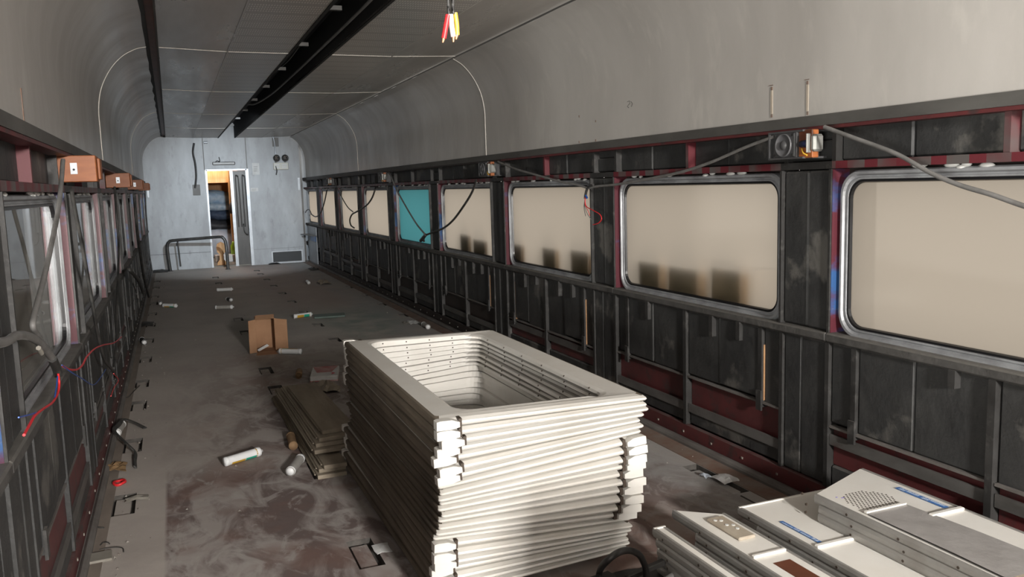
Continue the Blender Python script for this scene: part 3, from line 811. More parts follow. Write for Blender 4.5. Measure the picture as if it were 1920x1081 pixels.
# ------------------------------------------------------------------ outside: ground and hall wall on the left, seats stored on the right
b = MB(); b.box(-12, 14, -14, 34, -1.35, -1.30)
struct(b.build('floor_outside', 'concrete_pale'), 'workshop ground outside the carriage')
b = MB(); b.box(-2.6, -2.5, 2.0, 26, -1.3, 4.4)
wo = struct(b.build('wall_outside', 'concrete'), 'pale workshop wall beyond the left windows')
for q in range(9):
    y = 2.3 + q * 2.6
    bp('column', -2.5, -2.25, y, y + 0.5, -1.3, 4.4, 'column_grey', wo)
bp('rail', -2.48, -2.40, 2.0, 25, 0.86, 0.93, 'column_grey', wo)

def behind_box(y0, y1, zt, i, lab):
    e = empty('stored_box', (2.580, (y0 + y1) / 2, 0.742))
    h = (y1 - y0) / 2; z = zt - 0.742
    q = MB()
    q.prism([(0.0, 0.0), (0.0, z), (0.16, z - 0.03), (0.19, 0.0)], 'y', -h, h)
    q.build('box_body', 'seat_fabric', e)
    q = MB(); q.box(0.004, 0.05, -h - 0.075, -h - 0.012, 0.0, z - 0.004); q.build('side_strip', 'seat_side', e)
    tag(e, lab, 'box', 'boxes outside behind the frosted windows')
for i, (a, e, z, lab) in enumerate([
        (4.10, 4.33, 0.945, 'blurred dark box behind frosted glass, leftmost in the second window from the right'),
        (3.72, 4.00, 0.94, 'blurred grey box behind frosted glass, middle one in the second window from the right'),
        (3.36, 3.60, 0.965, 'sharp-cornered dark box behind frosted glass beside a pale strip, second window from the right'),
        (6.14, 6.40, 0.94, 'dark box at the left corner of the third frosted window from the right'),
        (5.50, 5.73, 0.945, 'dark box in the middle of the third frosted window from the right'),
        (4.98, 5.25, 0.955, 'dark box at the right corner of the third frosted window from the right'),
        (7.42, 7.66, 0.96, 'blurred box behind the fourth frosted window from the right, the left one of two'),
        (6.98, 7.28, 0.93, 'blurred box behind the fourth frosted window from the right, at its lower right corner')]):
    behind_box(a, e, z, i, lab)

# ------------------------------------------------------------------ the stack of window surrounds
FW, FL = 0.755, 1.545          # across the car, along the car
TE, TN = 0.0315, 0.0205        # thickness on the wide (eared) side and on the narrow side
def frame_meshes():
    n = 6
    hw, hl = FW / 2, FL / 2
    def tk(x): return TE + (TN - TE) * (x + hw) / FW
    # inner opening (rounded), offset: wide sill strip at -x, sloped band at +x
    ix0, ix1, iy = -hw + 0.098, hw - 0.105, hl - 0.095
    cx, hx = (ix0 + ix1) / 2, (ix1 - ix0) / 2
    inner = [(p[0] + cx, p[1]) for p in rrect(hx, iy, 0.075, n)]
    outer = []
    for q in range(4):
        sx = (1, -1, -1, 1)[q]; sy = (1, 1, -1, -1)[q]
        r = 0.012
        for k in range(n + 1):
            a = math.radians((0, 90, 180, 270)[q] + 90 * k / n)
            outer.append((sx * (hw - r) + r * math.cos(a), sy * (hl - r) + r * math.sin(a)))
    N = len(inner)
    def lerp(t): return [(o[0] + (i[0] - o[0]) * t, o[1] + (i[1] - o[1]) * t) for o, i in zip(outer, inner)]
    # bullnose on the short sides: rings run from the undercut bottom over the nose to the inner lip
    rings = []
    def zr(p, f, drop=0.0): return -tk(p[0]) * f - drop
    def ins(p, ax, ay):
        return (p[0] - math.copysign(ax, p[0]), p[1] - math.copysign(ay, p[1]))
    for ax, ay, f in ((0.005, 0.026, 1.0), (0.001, 0.006, 0.80), (0.0, 0.0, 0.56), (0.0005, 0.004, 0.34), (0.004, 0.022, 0.10)):
        rings.append([(*ins(p, ax, ay), zr(p, f)) for p in outer])
    rings.append([(*ins(p, 0.012, 0.050), 0.0) for p in outer])
    rings.append([(p[0], p[1], 0.0 if p[0] < 0.2 else -0.006) for p in lerp(0.86)])
    rings.append([(p[0], p[1], -0.004 if p[0] < 0.2 else -0.012) for p in lerp(1.0)])
    rings.append([(p[0] + (0.004 if p[0] < cx else -0.004), p[1], zr(p, 1.0)) for p in inner])
    NR = len(rings) - 1
    b = MB()
    vs = [v for r in rings for v in r]
    wide, white = [], []
    for a in range(len(rings) - 1):
        for q in range(N):
            fc = (a * N + q, a * N + (q + 1) % N, (a + 1) * N + (q + 1) % N, (a + 1) * N + q)
            mx = sum(vs[i][0] for i in fc) / 4; my = sum(vs[i][1] for i in fc) / 4
            side = abs(mx) > hw - 0.02 and abs(my) < hl - 0.02
            (wide if side and a < 5 else white).append(fc)
    b.add(vs, white, 0)
    o = 0
    for fc in wide: b.f.append(list(fc)); b.mi.append(1); b.sm.append(False)
    # underside
    for q in range(N):
        b.f.append([q, (q + 1) % N, NR * N + (q + 1) % N, NR * N + q]); b.mi.append(1); b.sm.append(False)
    body = b.mesh('surround', ['cream_paint', 'raw_back_shaded'])
    # corner ears at the two ends of the wide side
    e = MB()
    poly = [(-hw - 0.003, -TE * 0.96), (-hw - 0.003, -0.003), (-hw + 0.008, 0.0), (-hw + 0.045, 0.0), (-hw + 0.072, -0.009), (-hw + 0.072, -TE * 0.80), (-hw + 0.045, -TE * 0.96)]
    e.prism(poly, 'y', -0.014, 0.020)
    ear = e.mesh('corner_cap', ['cream_paint'])
    g = MB(); g.prism([(-hw + 0.072, -TE * 0.97), (-hw + 0.072, -0.002), (-hw + 0.083, -0.001), (-hw + 0.083, -TE * 0.97)], 'y', -0.003, 0.03)
    gap = g.mesh('corner_gap', ['screw_dark'])
    s = MB()
    def dot(x, y, z, ny):
        s.tube([(x, y, z), (x, y + ny * 0.002, z)], 0.004, 6)
    for k in range(6):
        yy = -iy + 0.14 + k * (2 * iy - 0.28) / 5
        s.tube([(ix1 + 0.001, yy, -0.013), (ix1 - 0.003, yy, -0.013)], 0.0035, 6)
    for k in range(4):
        xx = ix0 + 0.07 + k * 0.115
        s.tube([(xx, iy + 0.001, -0.014), (xx, iy - 0.002, -0.014)], 0.0035, 6)
        pass
    screws = s.mesh('screws', ['screw_dark'])
    return body, ear, gap, screws, hl
FB, FE, FG, FS, FHL = frame_meshes()
ORD = ['first', 'second', 'third', 'fourth', 'fifth', 'sixth', 'seventh', 'eighth', 'ninth', 'tenth', 'eleventh', 'twelfth', 'thirteenth', 'fourteenth',
       'fifteenth', 'sixteenth', 'seventeenth', 'eighteenth', 'nineteenth', 'twentieth', 'twenty-first', 'twenty-second', 'twenty-third', 'twenty-fourth']
def build_stack():
    rnd = random.Random(5)
    total = 24
    zl, zr = 0.018, 0.048
    for k in range(total):             # from the floor up
        idx = total - 1 - k            # 0 = topmost
        left = idx < 7 or idx >= 17    # eared side towards the left wall
        pe, pn = TE + 0.0015, TN + 0.0015
        if left: zl += pe; zr += pn
        else: zl += pn; zr += pe
        t = k / (total - 1)
        x = 1.100 + rnd.uniform(-.007, .007) + (0.012 if not left else 0)
        y = 3.375 - 0.165 * t + rnd.uniform(-.012, .012)
        if idx == 0: x, y = 1.092, 3.205
        rz = math.radians(rnd.uniform(-0.6, 0.6)) + (0 if left else math.pi)
        if idx == 0: rz = math.radians(-0.3)
        tilt = math.atan2(zl - zr, FW)
        e = empty('window_surround', (x, y, (zl + zr) / 2))
        M = Matrix.Rotation(tilt, 4, 'Y') @ Matrix.Rotation(rz, 4, 'Z')
        # slope of the mesh's own top is zero, so the tilt of the pile goes on the empty
        e.rotation_euler = M.to_euler()
        link('surround', FB, e)
        for sy in (-1, 1):
            c1 = link('corner_cap', FE, e, (0, sy * (FHL + 0.002), 0)); c2 = link('corner_gap', FG, e, (0, sy * (FHL - 0.0005), 0))
            if sy > 0: c1.scale = (1, -1, 1); c2.scale = (1, -1, 1)
        link('screws', FS, e)
        if idx == 0: lab = 'topmost cream window surround, lying face up on the tall stack'
        elif idx == total - 1: lab = 'lowest cream window surround, under the whole tall stack'
        else: lab = '%s cream window surround from the top of the tall stack' % ORD[idx]
        tag(e, lab, 'window surround', 'cream window surrounds in the tall stack')
    # two battens the stack stands on
build_stack()
for x, h, lab in ((0.80, 0.016, 'thin wooden batten under the left side of the tall stack'), (1.40, 0.044, 'wooden batten under the right side of the tall stack')):
    b = MB(); b.cbox(x - 0.03, x + 0.03, 2.8, 4.0, 0.0, h, 0.003)
    tag(b.build('batten', 'board_dust'), lab, 'batten', 'battens under the stack')

# ------------------------------------------------------------------ dusty cladding boards beside the stack
def board(x0, x1, y0, y1, z0, th, rz, lab, tongue=True):
    b = MB(); w, l = x1 - x0, y1 - y0
    b.cbox(-w / 2, w / 2, -l / 2, l / 2, 0, th, 0.002)
    o = empty('cladding_board', ((x0 + x1) / 2, (y0 + y1) / 2, z0), math.radians(rz))
    link('face', b.mesh('face', ['board_dust']), o)
    t = MB(); t.box(-w / 2 - 0.008, -w / 2, -l / 2 + 0.05, l / 2, th * 0.35, th * 0.65); t.build('tongue', 'board_dust', o)
    return tag(o, lab, 'board', 'dusty cladding boards beside the stack')
z = 0.0
specs = [(0.560, 0.705, 4.07, 5.85, 0.7), (0.575, 0.71, 4.10, 5.80, 0.5), (0.590, 0.705, 4.08, 5.88, 1.0), (0.572, 0.76, 4.24, 5.62, 1.2), (0.590, 0.78, 4.28, 5.58, 0.9), (0.605, 0.80, 4.30, 5.60, 1.4), (0.630, 0.81, 4.36, 5.5, 1.8)]
for i, (x0, x1, y0, y1, rz) in enumerate(specs):
    nm = ['lowest dusty board of the low pile left of the stack'] + ['%s dusty board from the floor in the low pile left of the stack' % ORD[k] for k in range(1, 6)] + ['top dusty board of the low pile left of the stack']
    board(x0, x1, y0, y1, z, 0.021, rz, nm[i]); z += 0.0215 + (0.012 if i == 2 else 0)

# ------------------------------------------------------------------ off-white panels piled at the lower right
def panel(x0, x1, y0, y1, z, th, lab, rot=0.0, skew=0.0, groove=True, extras=None):
    e = empty('wall_panel', (x0, y1, z), math.radians(rot))
    w, l = x1 - x0, y1 - y0
    b = MB()
    # far end may be cut on a slant (skew shifts the left corner)
    def sl(x): return -skew * (1 - x / w)
    b.prism([(0.014, -l), (w - 0.014, -l), (w - 0.014, sl(w)), (0.014, sl(0.014))], 'z', -th, 0.0)
    b.build('face', 'panel_white', e)
    for (xa, xb, nm) in ((0.0, 0.0155, 'edge_profile'), (w - 0.0155, w, 'edge_profile')):
        q = MB()
        m = (xa + xb) / 2; h = th
        rr = [(xa + 0.012, -h), (xa + 0.012, -h * 0.80), (xa, -h * 0.74), (xa, -h * 0.25), (xa + 0.003, 0.0025), (xb - 0.003, 0.0025), (xb, -h * 0.25), (xb, -h * 0.74), (xb - 0.012, -h * 0.80), (xb - 0.012, -h)]
        q.prism(rr, 'y', -l, sl(m) - 0.001)
        q.build(nm, 'panel_edge', e)
    if groove:
        q = MB()
        for k in range(int(l / 0.22)):
            q.tube([(-0.001, -0.07 - k * 0.22, -th * 0.55), (0.004, -0.07 - k * 0.22, -th * 0.55)], 0.005, 6)
        q.build('screws', 'screw_dark', e)
    q = MB(); q.box(0.002, w - 0.002, -0.012, -0.004, 0.0, 0.004)
    if skew == 0: q.build('end_bead', 'panel_white', e)
    if extras: extras(e, w, l, th)
    return tag(e, lab, 'panel', 'off-white wall panels piled at the lower right')
TH = 0.030
def sticker(e, xs, y0, y1, glyphs, w=0.022):
    st = bp('sticker', xs, xs + w, y0, y1, 0.0028, 0.0036, 'sticker_blue', e)
    q = MB(); rnd = random.Random(3)
    L_ = y1 - y0
    for (a, c, u0, u1, n) in glyphs:       # groups of small printed characters
        ya, yc = y1 - a * L_, y1 - c * L_
        for k in range(n):
            p0 = ya + (yc - ya) * (k + 0.08) / n; p1 = ya + (yc - ya) * (k + 0.86) / n
            xa, xb = xs + w * u0, xs + w * u1
            q.box(xa, xb, min(p0, p1), min(p0, p1) + abs(p1 - p0) * 0.28, 0.0037, 0.0041)
            for f in (0.05, 0.5, 0.82)[: 2 + rnd.randint(0, 1)]:
                xx = xa + (xb - xa) * f
                q.box(xx, xx + (xb - xa) * 0.16, min(p0, p1), max(p0, p1), 0.0037, 0.0041)
    o = q.build('print', 'print_white', st, -st.location); o['label'] = 'white printed characters'
def ex_top(e, w, l, th):
    # speaker perforation
    q = MB(); R_ = 0.092; cx, cy = 0.135, -0.265; s = 0.0145
    k = 0; y = -R_
    while y <= R_:
        x = -R_ + (s / 2 if k % 2 else 0)
        while x <= R_:
            if x * x + y * y < R_ * R_:
                q.tube([(cx + x, cy + y, 0.0004), (cx + x, cy + y, 0.0012)], 0.0034, 6)
            x += s
        y += s * 0.86; k += 1
    o = q.build('speaker_perforation', 'screw_dark', e); o['kind'] = 'stuff'
    sticker(e, w - 0.062, -0.425, -0.215, [(0.05, 0.18, 0.15, 0.85, 2), (0.2, 0.45, 0.35, 0.85, 6), (0.52, 0.66, 0.15, 0.85, 2), (0.67, 0.95, 0.5, 0.85, 8)])
    q = MB(); q.cbox(0.20, w - 0.012, -0.465, -0.445, 0.0, 0.010, 0.003); q.build('cross_bead', 'panel_white', e)
    # dusty protective film stuck over the near left half
    q = MB()
    q.add([(0.028, -0.355, 0.006), (0.205, -0.335, 0.006), (0.225, -0.62, 0.007), (0.24, -0.98, 0.006), (0.02, -0.98, 0.006), (0.024, -0.7, 0.009)], [(0, 1, 2, 5), (5, 2, 3, 4)])
    q.add([(0.028, -0.355, 0.001), (0.205, -0.335, 0.001), (0.225, -0.62, 0.001), (0.24, -0.98, 0.001), (0.02, -0.98, 0.001), (0.024, -0.7, 0.001)], [(0, 5, 2, 1), (5, 4, 3, 2), (0, 1, 6 - 6 + 1)][:2])
    q.build('protective_film', 'film_grey', e)
    bp('film_bead', 0.028, 0.205, -0.352, -0.340, 0.004, 0.011, 'panel_white', e)
    bp('pen_mark', 0.050, 0.056, -0.19, -0.184, 0.0002, 0.0008, 'pen_violet', e); bp('pen_mark', 0.062, 0.075, -0.202, -0.198, 0.0002, 0.0008, 'pen_violet', e)
def ex_mid(e, w, l, th):
    sticker(e, 0.046, -0.375, -0.18, [(0.05, 0.33, 0.15, 0.45, 8), (0.35, 0.5, 0.15, 0.85, 2), (0.53, 0.78, 0.15, 0.6, 6), (0.8, 0.96, 0.15, 0.85, 2)], 0.016)
    q = MB(); q.cbox(0.016, w - 0.015, -0.41, -0.39, 0.0, 0.010, 0.003); q.build('cross_bead', 'panel_white', e)
def ex_low(e, w, l, th):
    q = MB(); q.cbox(0.055, 0.125, -0.22, -0.03, 0.0, 0.012, 0.004); pad = q.build('raised_pad', 'cream_dusty', e)
    q = MB()
    for a, c in ((0.072, -0.06), (0.09, -0.07), (0.085, -0.11), (0.105, -0.12), (0.10, -0.15)):
        q.tube([(a, c, 0.012), (a, c, 0.014)], 0.007, 8)
    q.build('glue_spot', 'sealant_white', pad)['kind'] = 'stuff'
    q = MB(); q.cbox(0.016, w - 0.015, -0.35, -0.335, 0.0, 0.010, 0.003); q.build('cross_bead', 'panel_white', e)
    bp('cutout', 0.05, w - 0.045, -0.60, -0.40, 0.0002, 0.0012, 'brown_wood', e)
LEV = ['top', 'second', 'third', 'fourth', 'fifth', 'sixth', 'seventh', 'eighth', 'bottom']
def pile(name, x0, x1, y1, ztop, n, extras, skew=0.0, length=1.25, same=False, drop=0.012):
    rnd = random.Random(len(name))
    for k in range(n):
        z = ztop - k * (TH + 0.0012)
        lv = LEV[k] if k < n - 1 else 'bottom'
        panel(x0 + (rnd.uniform(-.004, .004) if k else 0), x1, y1 - length, y1 - (0 if k == 0 else drop + rnd.uniform(0, .015)), z, TH,
              '%s off-white wall panel in %s' % (lv, name), extras=extras if k == 0 else None, skew=skew if k == 0 or same else 0.0)
pile('the pile with the speaker holes, nearest the right wall', 2.056, 2.414, 2.414, 0.283, 3, ex_top, skew=0.135, same=True)
pile('the pile half under the speaker-hole panel', 1.888, 2.36, 2.498, 0.188, 6, ex_mid, drop=0.11)
pile('the pile with a raised pad on top', 1.650, 1.812, 2.465, 0.190, 6, ex_low, skew=-0.116, drop=0.03)
pile('the narrow pile closest to the tall stack', 1.530, 1.582, 2.519, 0.165, 5, None, drop=0.02)

# ------------------------------------------------------------------ loudspeakers on the walls
def speaker(side, y0, lab, wires=True):
    right = side == 'right'
    sg = -1 if right else 1                      # into the car
    x0 = XR - 0.022 if right else XL + 0.022
    e = empty('wall_speaker', (x0, y0, 1.487))
    D, W, H = (0.055 if right else 0.085), 0.215, 0.118
    def bx(name, d0, d1, ya, yb, za, zb, mat, bev=0.0):
        return bp(name, sg * d0, sg * d1, ya, yb, za, zb, mat, e, bev)
    if right:
        # open-fronted box: five thin boards, driver in the front, magnet assembly hanging beside it
        bx('box_board', -0.08, D, 0.0, W, 0.0, 0.008, 'speaker_grey'); bx('box_board', -0.08, D, 0.0, W, H - 0.008, H, 'speaker_grey')
        bx('box_board', -0.08, D, W - 0.008, W, 0.008, H - 0.008, 'speaker_grey'); bx('box_board', -0.08, D, 0.038, 0.046, 0.008, H - 0.008, 'speaker_grey')
        bx('wood_side', D - 0.045, D - 0.012, -0.045, 0.037, 0.002, H - 0.002, 'orange_wood', 0.003)
        # driver
        q = MB(); c_y, c_z = 0.118, H / 2
        M_ = Matrix.Translation((sg * (D - 0.004), c_y, c_z)) @ Matrix.Rotation(math.pi / 2 * (sg), 4, 'Y')
        q.cbox(min(sg * (D - 0.01), sg * (D - 0.002)), max(sg * (D - 0.01), sg * (D - 0.002)), c_y - 0.066, c_y + 0.066, c_z - 0.051, c_z + 0.051, 0.003)
        dp = q.build('driver_plate', 'speaker_grey', e)
        q = MB(); q.lathe([(0.049, 0.002), (0.049, 0.008), (0.045, 0.008), (0.043, 0.003), (0.014, 0.0025), (0.001, 0.0025)], M_, 26)
        q.build('driver_cone', 'cone_grey', dp)
        q = MB(); q.lathe([(0.020, 0.004), (0.016, 0.010), (0.006, 0.014), (0.0005, 0.0145)], M_, 18); q.build('dust_cap', 'speaker_grey', dp)
        for sy in (-1, 1):
            for sz in (-1, 1):
                q = MB()
                q.tube([(sg * (D - 0.002), c_y + sy * 0.055, c_z + sz * 0.041), (sg * (D + 0.001), c_y + sy * 0.055, c_z + sz * 0.041)], 0.006, 8)
                q.build('screw', 'skin_black', dp)
        M2 = Matrix.Translation((sg * (D - 0.01), -0.01, H / 2)) @ Matrix.Rotation(math.pi / 2, 4, 'X')
        q = MB(); q.lathe([(0.0, -0.03), (0.014, -0.03), (0.016, 0.0), (0.016, 0.018), (0.0, 0.018)], M2, 14); q.build('coil', 'blue_dark', e)
        bx('terminal_plate', D - 0.03, D + 0.008, -0.035, -0.027, 0.022, H - 0.018, 'magnet_grey', 0.002)
        bx('magnet', D - 0.055, D - 0.004, -0.066, -0.037, 0.026, H - 0.022, 'magnet_grey', 0.009)
        bx('wood_top', D - 0.044, D - 0.0105, -0.044, 0.036, H * 0.55, H - 0.001, 'brown_wood', 0.003)
        q = MB(); q.tube(smooth_path([(sg * (D - 0.005), 0.01, 0.04), (sg * (D + 0.004), -0.01, 0.022), (sg * (D + 0.002), -0.03, 0.012)], 5), 0.0035, 6); q.build('lead_wire', 'wire_yellow', e)
    else:
        q = MB(); x0_, x1_ = 0.0, 0.10
        q.cbox(-0.08, 0.105, 0.0, 0.16, 0.0, H, 0.003); q.build('wood_box', 'orange_wood', e)
        bx('wood_front', 0.106, 0.118, 0.05, 0.17, 0.01, H - 0.012, 'orange_wood', 0.003)
        bk = bx('bracket', 0.0, 0.028, -0.006, -0.001, 0.035, 0.085, 'frame_metal')
        q = MB(); q.tube([(0.014, -0.006, 0.055), (0.014, -0.009, 0.055)], 0.005, 8); q.build('screw', 'skin_black', bk, -bk.location)
    return tag(e, lab, 'speaker', 'wall loudspeakers along the %s side' % side)
speaker('right', 2.785, 'open grey-fronted loudspeaker with round cone, nearest on the right wall')
speaker('right', 6.50, 'small grey loudspeaker in orange wood, second nearest on the right wall')
speaker('right', 10.22, 'tiny reddish loudspeaker box above the blue window')
speaker('right', 14.0, 'farthest dark loudspeaker box on the right wall')
speaker('left', 4.28, 'nearest orange wooden speaker box on the left wall')
speaker('left', 7.75, 'second orange-brown speaker box on the left wall')
speaker('left', 11.3, 'third speaker box on the left wall, with pale bracket')
speaker('left', 14.6, 'farthest speaker box on the left wall, near the end wall')

# ------------------------------------------------------------------ cables
def cable(name, pts, r, mat, lab, n=8, cat='cable', group=None, parts=()):
    q = MB(); q.tube(smooth_path(pts, n), r, 8)
    if parts:
        e = empty(name, pts[0])
        o = q.build('sheath', mat, e, -Vector(pts[0]))
        for nm, pp, rr, mm in parts:
            q = MB(); q.tube(smooth_path(pp, 6), rr, 6); q.build(nm, mm, e, -Vector(pts[0]))
    else:
        e = q.build(name, mat)
    return tag(e, lab, cat, group)
def RX(lst, x=2.44):
    p = [onx(a, c, x) for a, c in lst]
    return p
def LX(lst, x=-0.38): return [onx(a, c, x) for a, c in lst]
cable('cable', RX([(1546, 238), (1600, 258), (1680, 288), (1745, 324), (1800, 347), (1860, 365), (1920, 386), (1990, 405)], 2.41), 0.0085, 'cable_grey', 'thick grey cable slung across the nearest right window')
cable('cable', RX([(1452, 256), (1400, 275), (1330, 305), (1270, 324), (1210, 336), (1160, 345), (1120, 349), (1106, 352)], 2.43), 0.0075, 'cable_grey', 'grey cable sagging left from the nearest loudspeaker over the second window')
wr = RX
cable('cable', RX([(934, 303), (965, 316), (1010, 329), (1050, 340), (1085, 347), (1100, 352)], 2.43), 0.0075, 'cable_grey', 'grey cable running from the second loudspeaker to the loose red wires')
cable('cable', RX([(1112, 346), (1102, 352), (1098, 364), (1097, 372)], 2.425), 0.0085, 'cable_black', 'black cable end with loose red and grey wires beside the third window',
      parts=[('red_wire', RX([(1097, 370), (1099, 386), (1112, 394), (1124, 401), (1128, 410), (1122, 418), (1112, 421)], 2.42), 0.003, 'wire_red'),
             ('grey_wire', RX([(1097, 370), (1096, 385), (1101, 400), (1110, 413)], 2.425), 0.0022, 'cable_grey'),
             ('grey_wire', RX([(1097, 372), (1095, 388), (1098, 405)], 2.43), 0.0022, 'cable_grey'),
             ('red_wire', RX([(1098, 372), (1097, 384), (1103, 396), (1106, 404)], 2.425), 0.002, 'wire_red'),
             ('connector', RX([(1098, 366), (1101, 371)], 2.42), 0.006, 'wire_blue')])
cable('cable', RX([(893, 337), (885, 360), (870, 385), (850, 412), (832, 427), (812, 435), (797, 441)], 2.42), 0.010, 'cable_black', 'black cable hanging diagonally across the fourth window from the right')
cable('cable', [onx(729, 324, 2.478)] + RX([(733, 330), (742, 352), (760, 385), (780, 418), (796, 438)], 2.42), 0.009, 'cable_grey', 'grey cable hanging across the blue window',
      parts=[('plug', RX([(798, 440), (793, 446), (789, 451)], 2.41), 0.018, 'cable_black'), ('plug', RX([(796, 441), (794, 449), (795, 452)], 2.41), 0.012, 'cable_black')])
cable('cable', [onx(704, 352, 2.52)] + RX([(703, 356), (698, 370), (690, 382), (680, 390), (668, 397), (660, 402), (656, 412), (658, 422), (664, 427)], 2.42), 0.011, 'cable_black', 'black looped cable between the fourth and fifth far windows')
cable('cable', RX([(628, 343), (640, 368), (652, 388), (662, 397)], 2.42), 0.008, 'cable_grey', 'thin grey cable crossing the third far window')
cable('cable', RX([(613, 356), (608, 380), (601, 399), (592, 406), (583, 401)], 2.42), 0.011, 'cable_black', 'black cable drooping across the two farthest right windows')
cable('cable', RX([(584, 401), (580, 393), (575, 394), (573, 398)], 2.42), 0.009, 'cable_black', 'small curled black cable at the farthest right window')
# left wall
cable('cable', LX([(118, 300), (114, 352), (108, 400), (98, 450), (85, 510), (70, 568), (61, 606), (66, 622), (75, 634)], -0.375), 0.0085, 'cable_grey', 'long grey cable hanging down over the nearest left window')
bund = LX([(-30, 645), (0, 642), (16, 638), (30, 629), (50, 629), (72, 640), (88, 658), (100, 675), (106, 690), (109, 702)], -0.37)
cable('cable', bund, 0.0115, 'cable_grey', 'grey cable bundle at the nearest left window ending in red and blue wires',
      parts=[('red_wire', LX([(118, 686), (130, 692), (145, 692), (155, 683), (163, 668), (178, 653), (195, 646), (214, 642), (228, 631)], -0.36), 0.0036, 'wire_red'),
             ('red_wire', LX([(109, 700), (111, 720), (108, 738), (98, 754), (82, 765), (66, 778), (56, 795), (45, 815)], -0.36), 0.0036, 'wire_red'),
             ('blue_wire', LX([(116, 684), (135, 698), (155, 710), (175, 721), (188, 708), (198, 692)], -0.355), 0.0020, 'wire_blue'),
             ('blue_wire', LX([(108, 705), (105, 730), (98, 755), (70, 772), (35, 782)], -0.362), 0.0020, 'wire_blue'),
             ('tape', LX([(98, 672), (106, 690), (109, 703)], -0.368), 0.0135, 'cable_black'),
             ('tie', LX([(72, 652), (78, 662)], -0.365), 0.007, 'plate_grey')])
cable('cable', LX([(134, 356), (142, 400), (152, 450), (163, 510), (172, 560), (182, 620), (195, 672), (207, 688), (215, 702), (216, 712)], -0.37), 0.008, 'cable_black', 'long black cable hanging from the nearest orange speaker box')
cable('cable', LX([(215, 350), (218, 400), (222, 450), (222, 500), (220, 560), (219, 620), (216, 668), (213, 690)], -0.37), 0.008, 'cable_black', 'thin dark cable running down beside the third left window')
cable('cable', LX([(213, 700), (222, 712), (214, 726), (208, 742)], -0.36), 0.003, 'wire_red', 'tangle of thin red wires low on the left wall', cat='wire')
cable('cable', [onz(218, 730, 0.03), onz(228, 742, 0.008), onz(240, 744, 0.006), onz(252, 732, 0.006), onz(262, 722, 0.006)], 0.0028, 'strap_black', 'thin dark wire trailing across the floor by the left kerb', cat='wire')
cable('cable', [onx(240, 503, XL + 0.03)] + LX([(243, 506), (252, 515), (262, 530), (268, 548)], -0.34), 0.016, 'cable_black', 'thick black cable stub sticking from the far left wall')
cable('cable', LX([(252, 370), (256, 420), (262, 470), (270, 520), (279, 556)], -0.36), 0.014, 'cable_black', 'black cable hanging near the far end of the left wall')
cable('cable', [ony(a, c, 16.9) for a, c in [(272, 352), (274, 400), (278, 460), (286, 512)]], 0.012, 'cable_black', 'black cable running down the left corner of the end wall')
cable('cable', [ony(a, c, 16.9) for a, c in [(364, 268), (362, 286), (366, 306), (368, 330), (366, 352)]], [0.03] * 0 or 0.016, 'cable_black', 'black cable hanging on the end wall left of the door')
# cable sagging in the ceiling channel
cable('cable', [Vector((1.11, y, z)) for y, z in ((2.5, 2.50), (4.5, 2.455), (6.4, 2.45), (8.0, 2.455), (9.6, 2.47))] + [Vector((1.03, 10.6, 2.46)), Vector((0.97, 10.9, 2.48)), Vector((0.95, 11.5, 2.53))], 0.009, 'cable_grey', 'grey cable lying along the open ceiling channel')
cable('cable', [Vector((1.0, y, z)) for y, z in ((6.0, 2.56), (7.2, 2.50), (8.4, 2.53), (9.5, 2.52))], 0.006, 'cable_black', 'thin black cable deeper inside the ceiling channel')
# connectors hanging from the ceiling close to the camera
e = empty('hanging_leads', (0.432, 1.3, 1.77))
def rel(lst, y=1.3): return [ony(a, c, y) - Vector((0.432, 1.3, 1.77)) for a, c in lst]
top = Vector((0.45, 1.3, ZC)) - Vector((0.432, 1.3, 1.77))
for nm, path, r, mt in (('lead', [top] + rel([(840, -60), (841, 0), (841, 28)]), 0.0026, 'cable_black'), ('lead', [top] + rel([(848, -60), (848, 0), (850, 26)]), 0.0026, 'cable_black'),
                        ('red_sleeve', rel([(840, 28), (836, 50), (832, 72)]), 0.0042, 'wire_red'), ('white_sleeve', rel([(845, 27), (847, 48), (850, 69)]), 0.0042, 'wire_white'),
                        ('yellow_sleeve', rel([(853, 24), (856, 45), (857, 66)], 1.305), 0.0042, 'wire_yellow')):
    q = MB(); q.tube(smooth_path(path, 4), r, 8); q.build(nm, mt, e)
for p0, p1 in (((832, 71), (830, 80)), ((850, 68), (850, 79)), ((857, 65), (855, 74))):
    q = MB(); q.tube(rel([p0, p1]), [0.003, 0.0014], 7); q.build('copper_end', 'copper', e)
tag(e, 'hanging black lead with red, white and yellow wire ends', 'wire')

# ------------------------------------------------------------------ end wall fittings
e = empty('emergency_light', (2.03, YE, 1.90))
q = MB(); q.cbox(-0.14, 0.14, -0.06, 0, -0.075, 0.06, 0.006); q.build('housing', 'light_box', e)
for xx in (-0.075, 0.085):
    M_ = Matrix.Translation((xx, -0.03, 0.145)) @ Matrix.Rotation(math.pi / 2, 4, 'X')
    q = MB(); q.lathe([(0.0, 0.0), (0.03, 0.0), (0.06, 0.035), (0.068, 0.05), (0.062, 0.05), (0.04, 0.025), (0.0, 0.022)], M_, 18); hd = q.build('lamp_head', 'rail_dark', e)
    q = MB(); q.lathe([(0.0, 0.030), (0.022, 0.034), (0.04, 0.046)], M_, 14); q.build('lamp_lens', 'chrome', hd)
    bp('lamp_neck', xx - 0.012, xx + 0.012, -0.04, -0.015, 0.055, 0.10, 'rail_dark', e)
for xa in (-0.12, 0.02):
    for za in (-0.045, 0.0): bp('indicator', xa, xa + 0.09, -0.063, -0.06, za, za + 0.03, 'paper_white', e)
